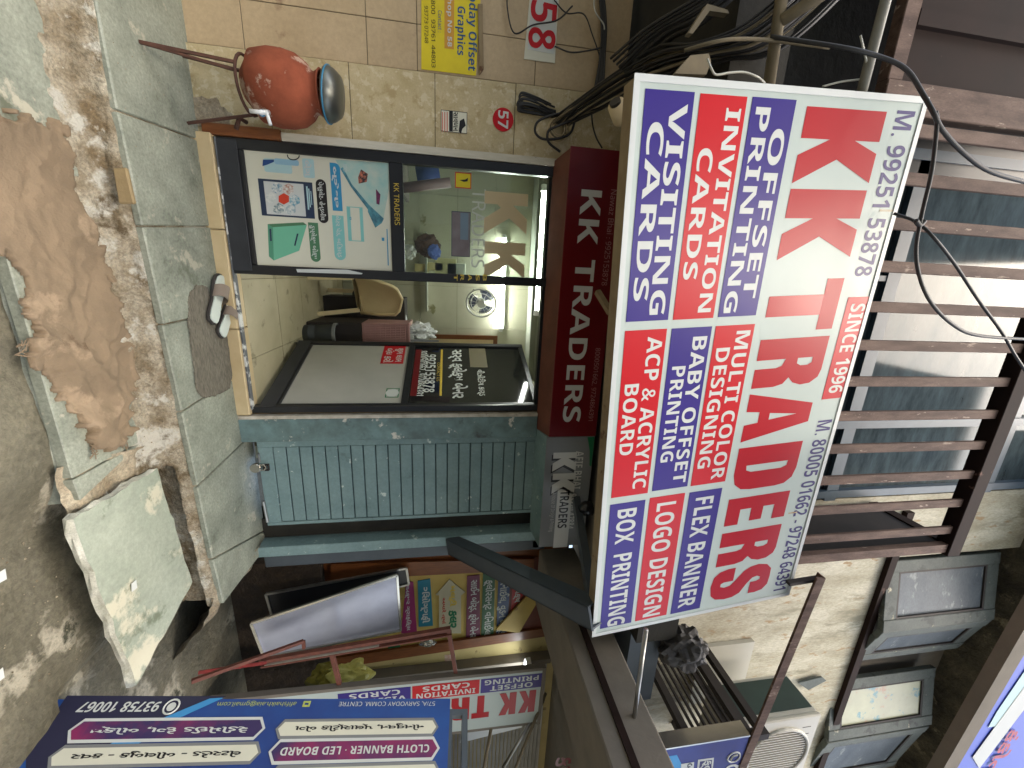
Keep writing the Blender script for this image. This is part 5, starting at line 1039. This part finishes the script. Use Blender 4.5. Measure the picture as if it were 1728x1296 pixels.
# ---- blue and white sign at the far right corner, overhead
root = thing('overhead_sign', 'blue and white printed signboard high in the far right corner', 'signboard', aty(1660, 1190, -2.0))
e0, e1 = aty(1725, 1078, -2.0), aty(1590, 1310, -2.0); OP = Pl(e0, e1-e0, (0, 0, 1))
MB().pbox(OP, -.6, -.0, 2.6, 1.0, -.028, -.002).build('sheet', pr('royal_blue_flex', 44, 70, 190), root); MB().pbox(OP, -.6, -.05, 2.6, .03, -.03, .012).build('edge_trim', M['slabgrey'], root)
cr = lambda x, y: (x/3+1152, y/3+864)
MB().ppoly(OP, [cr(1545, 1090), cr(1590, 1010), cr(1760, 760), cr(1800, 830), cr(1610, 1080)], 0, .001).build('print', M['teal3'], root)
MB().ppoly(OP, [cr(1465, 1240), cr(1730, 880), cr(1800, 900), cr(1500, 1296)], .001, .002).build('print', M['whitetxt'], root)
ptext('આમંત્રણ પત્રિકા', Pl(OP.o, OP.r, OP.u), cr(1530, 1200), cr(1760, 1160), M['bigred'], root, bold=.02, h=.003) if 0 else None
bo = OP.px(*cr(1590, 1200)); text('કંકોત્રી', OP, bo[0]-.12, bo[1]-.02, bo[0]+.25, bo[1]+.09, M['bigred'], root, bold=.03, h=.003)
# ================================================================== THINGS ON THE LEFT WALL
root = thing('number_plate', 'white plate with red number 58 on the pinkish tiled wall', 'number plate', pk.w(*pk.px(915, 45), 0))
NPp = Pl(pk.w(*pk.px(886, 90)), pk.w(*pk.px(893, -30))-pk.w(*pk.px(886, 90)), (0, 0, 1)); 
P5 = Pl(pk.w(0, 0, .002), (1, 0, 0), (0, 0, 1))
MB().ppoly(P5, [(884, 100), (936, 107), (945, -40), (897, -40)], 0, .004).build('plate', M['posterw'], root); MB().ppoly(P5, [(890, 84), (935, 92), (943, -40), (899, -40)], .004, .0055).build('plate', M['whitetxt'], root)
ptext('5', P5, (896, 0), (938, 42), M['signred'], root, bold=.04, h=.007); ptext('8', P5, (892, 45), (936, 87), M['signred'], root, bold=.04, h=.007)
root = thing('flex_poster', 'yellow flex poster with blue lettering on the pinkish tiled wall', 'poster', pk.w(*pk.px(760, 60), 0))
MB().ppoly(P5, [(711, 117), (803, 128), (818, -120), (711, -120)], 0, .003).build('sheet', M['yellow'], root, wob=.001)
M['bluetxt'] = pr('blue_print', 44, 84, 130)
ptext('Sarvoday Offset', P5, (788, -62), (804, 121), M['bluetxt'], root, bold=.02, h=.005); ptext('Graphics', P5, (768, 10), (785, 95), M['bluetxt'], root, bold=.025, h=.005)
MB().pbox(P5, *P5.rect((750, -30), (766, 84)), .003, .004).build('print', mat('orange_band', rgb(206, 150, 50)), root); ptext('Shop No 58', P5, (753, -12), (763, 80), M['whitetxt'], root, bold=.02, h=.005)
ptext('Contact :', P5, (739, 18), (746, 56), M['bluetxt'], root, bold=.01, h=.005); ptext('93761 44800  93761 44803', P5, (727, -62), (735, 115), M['blacktxt'], root, bold=.01, h=.005); ptext('93773 07248', P5, (716, 10), (723, 74), M['blacktxt'], root, bold=.01, h=.005)
o = MB().ppoly(P5, [(806, 10), (814, 10), (816, 118), (809, 128)], .004, .02).build('batten', M['beigewood']); tag(o, 'bare wooden batten along the upper edge of the yellow poster', 'batten')
PF = Pl(FAC.w(0, 0, .002), (1, 0, 0), (0, 0, 1)); q5 = PF.px(849, 202)
o = thing('number_sticker', 'round red sticker with white number 57 on the marble pilaster', 'sticker', PF.w(*q5))
disc(PF, q5[0], q5[1], .068, 0, .002).build('disc', M['signred'], o); text('57', PF, q5[0]-.05, q5[1]-.034, q5[0]+.05, q5[1]+.034, M['whitetxt'], o, bold=.03, h=.003)
root = thing('warning_sticker', 'small white camera warning sticker on the marble pilaster', 'sticker', PF.w(*PF.px(766, 206)))
q6 = PF.rect((744, 185), (788, 226)); MB().pbox(PF, *q6, 0, .0015).build('sheet', M['posterw'], root); MB().frame(PF, *q6, .003, .0015, .002).build('print', M['blacktxt'], root)
MB().pbox(PF, *PF.rect((758, 187), (764, 222)), .0015, .0022).build('print', M['blacktxt'], root); ptext('સાવધાન', PF, (765, 189), (773, 222), M['blacktxt'], root, bold=.02, h=.003)
for x in (746, 750, 754): MB().pbox(PF, *PF.rect((x, 189), (x+1.2, 222)), .0015, .0022).build('print', M['orangered'], root)
MB().ppoly(PF, [(776, 204), (783, 200), (786, 212), (780, 218), (778, 226), (774, 222)], .0015, .0025).build('print', M['blacktxt'], root)
# ---- clay pot, bowl, ring stand
pc = V((-.925, -.235, 0)); zq = lambda x: aty(x, 148, -.235).z
zb0, zb1 = zq(415), zq(538)
root = thing('clay_pot', 'red terracotta water pot with a white tap on an iron stand', 'pot', (pc.x, pc.y, zb0))
H = zb1-zb0; prof = [(.0, 0), (.08, .004), (.135, .05*H/.38), (.165, .18*H), (.183, .40*H), (.182, .58*H), (.168, .74*H), (.135, .87*H), (.105, .93*H), (.098, .97*H), (.112, 1.03*H), (.12, 1.05*H), (.105, 1.06*H), (.09, .98*H)]
MB().lathe((pc.x, pc.y, zb0), prof, 40).build('pot_body', M['terracotta'], root, smooth=True)
tp = aty(448, 196, -.40)
b = MB(); b.tube([(tp.x-.03, -.36, tp.z), (tp.x, -.45, tp.z)], .013, 10); b.tube([(tp.x, -.45, tp.z+.02), (tp.x, -.455, tp.z-.05)], .010, 10); b.tube([(tp.x-.012, -.44, tp.z+.02), (tp.x+.05, -.44, tp.z+.035)], .009, 8); b.build('tap', M['whitepl'], root, smooth=True)
MB().tube([(tp.x-.002, -.435, tp.z), (tp.x, -.442, tp.z)], .0165, 10).build('tap_ring', M['bluepl'], root)
root = thing('steel_bowl', 'steel bowl lid set over a blue plastic plate on the pot mouth', 'bowl', (pc.x+.01, pc.y, zb1+.02))
MB().lathe((pc.x, pc.y, zb1+.035), [(0, 0), (.118, .004), (.14, .012), (.14, .02), (.12, .014), (0, .01)], 36, (R(6), 'Y')).build('plate', M['bluepl'], root, smooth=True)
MB().lathe((pc.x, pc.y, zb1+.05), [(0, -.01), (.132, -.012), (.135, .004), (.126, .03), (.10, .062), (.06, .072), (0, .075)], 36, (R(6), 'Y')).build('bowl_body', flat('dull_steel', rgb(112, 114, 108), .38, metal=.8), root, smooth=True)
root = thing('pot_stand', 'rusty three legged iron ring stand carrying the clay pot', 'stand', (pc.x, pc.y, zp))
MB().tube([(pc.x+.135*math.cos(t/24*2*math.pi), pc.y+.135*math.sin(t/24*2*math.pi), zb0+.012) for t in range(24)], .008, 8, closed=True).build('ring', M['rust'], root, smooth=True)
for k, (ex, ey) in enumerate(((-1.0, -.40), (-.755, -.10), (-1.10, -.05))):
    a_ = math.atan2(ey-pc.y, ex-pc.x); MB().bar((pc.x+.135*math.cos(a_), pc.y+.135*math.sin(a_), zb0+.012), (ex, ey, zp), .014, .014).build('leg', M['rust'], root)
a_ = math.atan2(-.165, -.075); MB().bar((pc.x+.12*math.cos(a_+.25), pc.y+.12*math.sin(a_+.25), zb0+.012), (-1.0, -.40, zp), .012, .012).build('leg', M['rust'], root)
o = MB().tube([(-.80, -.06, zb0-.09), (-.80, -.12, zb0-.1), (-.74, -.13, zb0-.12)], .012, 8).build('drain_pipe', M['rust'], smooth=True); tag(o, 'short rusty pipe stub at the foot of the door jamb', 'pipe')
blob('dust_heap', (-.84, -.0, .10), .1, M['cement'], 'patch of crumbled grey mortar by the pilaster foot', 'mortar', (.8, .12, 1.2), amp=.4)
# ================================================================== ON THE STEPS
def cloth(name, m, pix, z, res, th, amp, label, cat, fr=.012, folds=None, seed=0):
    poly = [tuple(atz(x, y, z))[:2] for x, y in pix]
    def inside(x, y):
        c_ = False
        for i in range(len(poly)):
            (x1, y1), (x2, y2) = poly[i], poly[i-1]
            if (y1 > y) != (y2 > y) and x < (x2-x1)*(y-y1)/(y2-y1)+x1: c_ = not c_
        return c_
    x0 = min(p[0] for p in poly); x1 = max(p[0] for p in poly); y0 = min(p[1] for p in poly); y1 = max(p[1] for p in poly)
    nx, ny = int((x1-x0)/res)+2, int((y1-y0)/res)+2; ids = {}; vs = []; fs = []
    def hgt(x, y):
        w = max(0, min(1, (x+.1)*3)); rg = lambda f, k: max(0, 1-5*abs(fn((x+.12*fn((x, y), 4, 3), y+.12*fn((x, y), 4, 4)), f, seed+k)))
        return amp*((.25+.75*w)*(.55*rg(4.5, 11)+.35*rg(9, 12)) + abs(fn((x, y), 3.2, seed))*1.2 + .5*fn((x, y), 7, seed+1) + .3*abs(fn((x, y), 13, seed+2)) + .12*fn((x, y), 30, seed+4)) + (folds(x, y) if folds else 0)
    def vid(i, j):
        if (i, j) not in ids:
            x, y = x0+i*res, y0+j*res; ids[(i, j)] = len(vs); vs.append((x+res*.4*fn((x, y), 40, 1), y+res*.4*fn((x, y), 40, 2), z+th+max(-th*.5, hgt(x, y))))
        return ids[(i, j)]
    cells = set()
    for i in range(nx):
        for j_ in range(ny):
            x, y = x0+(i+.5)*res, y0+(j_+.5)*res
            if inside(x+fr*fn((x, y), 26, 5)*2, y+fr*fn((x, y), 26, 6)*2): cells.add((i, j_))
    for (i, j_) in cells: fs.append([vid(i, j_), vid(i+1, j_), vid(i+1, j_+1), vid(i, j_+1)])
    edge = {}
    for f in fs:
        for a_, b_ in zip(f, f[1:]+f[:1]): edge[(a_, b_)] = 1
    k = len(vs); low = {}
    for (a_, b_) in list(edge):
        if (b_, a_) not in edge:
            for v_ in (a_, b_):
                if v_ not in low: low[v_] = len(vs); vs.append((vs[v_][0], vs[v_][1], z+.001))
            fs.append([b_, a_, low[a_], low[b_]])
    o = MB().add(vs, fs).build(name, m, smooth=True); tag(o, label, cat)
    return o, hgt
sack, hg = cloth('sackcloth', M['sack'], [(-60, 180), (-20, 192), (40, 195), (62, 205), (98, 205), (118, 300), (140, 380), (172, 436), (176, 500), (198, 540), (222, 600), (226, 634), (212, 660), (212, 730), (190, 752), (165, 765), (150, 740), (125, 706), (96, 674), (80, 636), (60, 622), (45, 608), (40, 580), (52, 566), (40, 530), (36, 450), (20, 430), (-60, 420)], zl, .0075, .012, .032, 'big crumpled brown sackcloth spread over the lower stone step', 'sackcloth', .02)
b = MB(); rnd = random.Random(5)
for (x, y, n_, dx, dy) in ((42, 590, 12, -12, 0), (160, 750, 14, -3, 16), (205, 742, 8, 6, 12)):
    for k in range(n_):
        p = atz(x+rnd.uniform(-8, 8), y+rnd.uniform(-16, 16), zl+.02); q_ = atz(x+dx+rnd.uniform(-6, 6), y+dy+rnd.uniform(-10, 10), zl+.012); b.tube([p, p.lerp(q_, .5)+V((rnd.uniform(-.01, .01), 0, .006)), q_], .002, 5)
L_ = sack.location.copy(); o = b.build('fringe', M['sack'], sack)
mt, _ = cloth('floor_mat', M['matgrey'], [(330, 480), (348, 484), (362, 545), (384, 552), (392, 570), (393, 622), (386, 655), (360, 668), (340, 672), (330, 655), (322, 590), (316, 545), (316, 500)], zp, .006, .007, .004, 'worn grey woven mat on the upper step before the door', 'mat', .006)
# slippers
def slipper(p, q_, w, label):
    p, q_ = V(p), V(q_); P = Pl(p, q_-p, V((0, 0, 1)).cross(q_-p)); L = (q_-p).length
    root = thing('slipper', label, 'slipper', (p+q_)/2, 'pair of slippers on the step')
    half = [(0, 0), (.02, .3), (.08, .42), (.2, .44), (.42, .38), (.6, .46), (.78, .52), (.9, .44), (.97, .25), (1, 0)]
    pts = [(x*L, y*w) for x, y in half] + [(x*L, -y*w*.95) for x, y in half[-2:0:-1]]
    MB().poly(P, pts, 0, .016).build('outsole', M['soledark'], root, bevel=.002); cx_ = L/2
    MB().poly(P, [(cx_+(x-cx_)*.95, y*.9) for x, y in pts], .016, .026).build('footbed', M['sole'], root, bevel=.003)
    b = MB()
    b.grid(lambda u, v: P.w(L*(.46+.24*v+.05*math.sin(u*math.pi)), w*.5*math.cos(u*math.pi), .02+.05*math.sin(u*math.pi)), 14, 6)
    b.grid(lambda u, v: P.w(L*(.46+.24*v+.05*math.sin(u*math.pi)), w*.48*math.cos(u*math.pi), .017+.048*math.sin(u*math.pi)), 14, 6)
    b.build('strap', M['strap'], root, smooth=True)
zs = zp+.016
slipper(atz(354, 546, zs), atz(370, 463, zs), .115, 'left slipper of the pair, grey green, nearer the alley on the woven mat')
slipper(atz(368, 568, zs), atz(389, 508, zs), .11, 'right slipper of the pair, half tucked against the threshold riser')
# small litter
for k, (x, y, z, lb) in enumerate(((226, 988, -.045, 'small white paper scrap on the loose stone slab'), (-2, 1140, gz+.03, 'white paper scrap at the left edge of the alley'), (2, 972, gz+.03, 'thin white straw at the edge of the alley'))):
    p = atz(x, y, z); o = MB().hexa([p+V(v) for v in ((-.02, -.012, 0), (.02, -.02, 0), (.025, .012, 0), (-.018, .018, 0), (-.02, -.012, .002), (.02, -.02, .002), (.025, .012, .002), (-.018, .018, .002))]).build('paper_scrap', M['whitetxt']); tag(o, lb, 'paper scrap')
o = MB().ppoly(Pl((0, yfront(.1)-.055, 0), (1, 0, 0), (0, 0, 1)), [(195, 285), (218, 284), (232, 345), (205, 345)], 0, .02).build('stone_block', mat('ochre_stone', rgb(158, 138, 100), rgb(124, 106, 74), scale=8, rough=.8, bump=.5), bevel=.006); tag(o, 'ochre stone block set in the mortar below the upper step', 'stone')
# pebbles and flakes on the ground and gutter (countless)
b = MB(); rnd = random.Random(9)
for k in range(900):
    x = rnd.uniform(-1.2, 2.6); y = rnd.choice((rnd.uniform(-1.5, -1.1), rnd.uniform(-.74, -.6), rnd.uniform(-.6, .0))); r_ = rnd.uniform(.0015, .006)*(1 if y < -.6 else .6)
    z = gz+.0 if y < -1.1 else (zl+.01 if y < -.6 else zp)
    if (y > -.6 and x > 2.1) or (-1.1 < y < -.6 and x > 1.0) or x > 1.9: continue
    a_ = rnd.uniform(0, 6.3); c_, s_ = math.cos(a_)*r_, math.sin(a_)*r_
    b.add([(x+c_, y+s_, z), (x-s_, y+c_, z), (x-c_, y-s_*.7, z), (x+s_, y-c_, z), (x, y, z+r_*1.2)], [[0, 1, 4], [1, 2, 4], [2, 3, 4], [3, 0, 4]])
tag(b.build('grit', M['cement']), kind='stuff')
# ================================================================== ACROSS THE ALLEY (behind the photographer, mirrored in the glass)
def block(name, x0, x1, y0, y1, h, label, col, wins=True):
    root = thing(name, label, 'building', ((x0+x1)/2, y1, gz)); MB().box(x0, x1, y0, y1, gz, h).build('walls', mat('opposite_render', rgb(*col), scale=2, rough=.9), root)
    b = MB(); P = Pl((x1, y1, 0), (-1, 0, 0), (0, 0, 1)); z = 3.2
    while z < h-1.6:
        a = .6
        while a < x1-x0-1.2: b.pbox(P, a, z, a+.9, z+1.2, -.0, .02); a += 1.9
        z += 3
    if b.v: b.build('window', M['smoked'], root)
    MB().box(x0-.1, x1+.1, y0, y1+.15, h, h+.12).build('roof', M['slabgrey'], root)
block('opposite_building', -9, -1.35, -16, -9, 21, 'tall grey building across the alley to the left', (158, 166, 170))
block('opposite_building', -1.35, 1.9, -16, -9.4, 3.2, 'low building across the alley facing the shop', (170, 166, 154))
block('opposite_building', 1.9, 3.0, -16, -9.2, 14, 'narrow grey building across the alley right of the low one', (150, 158, 160))
block('opposite_building', 3.0, 6.5, -16, -9, 20, 'grey building across the alley to the right', (158, 166, 170))
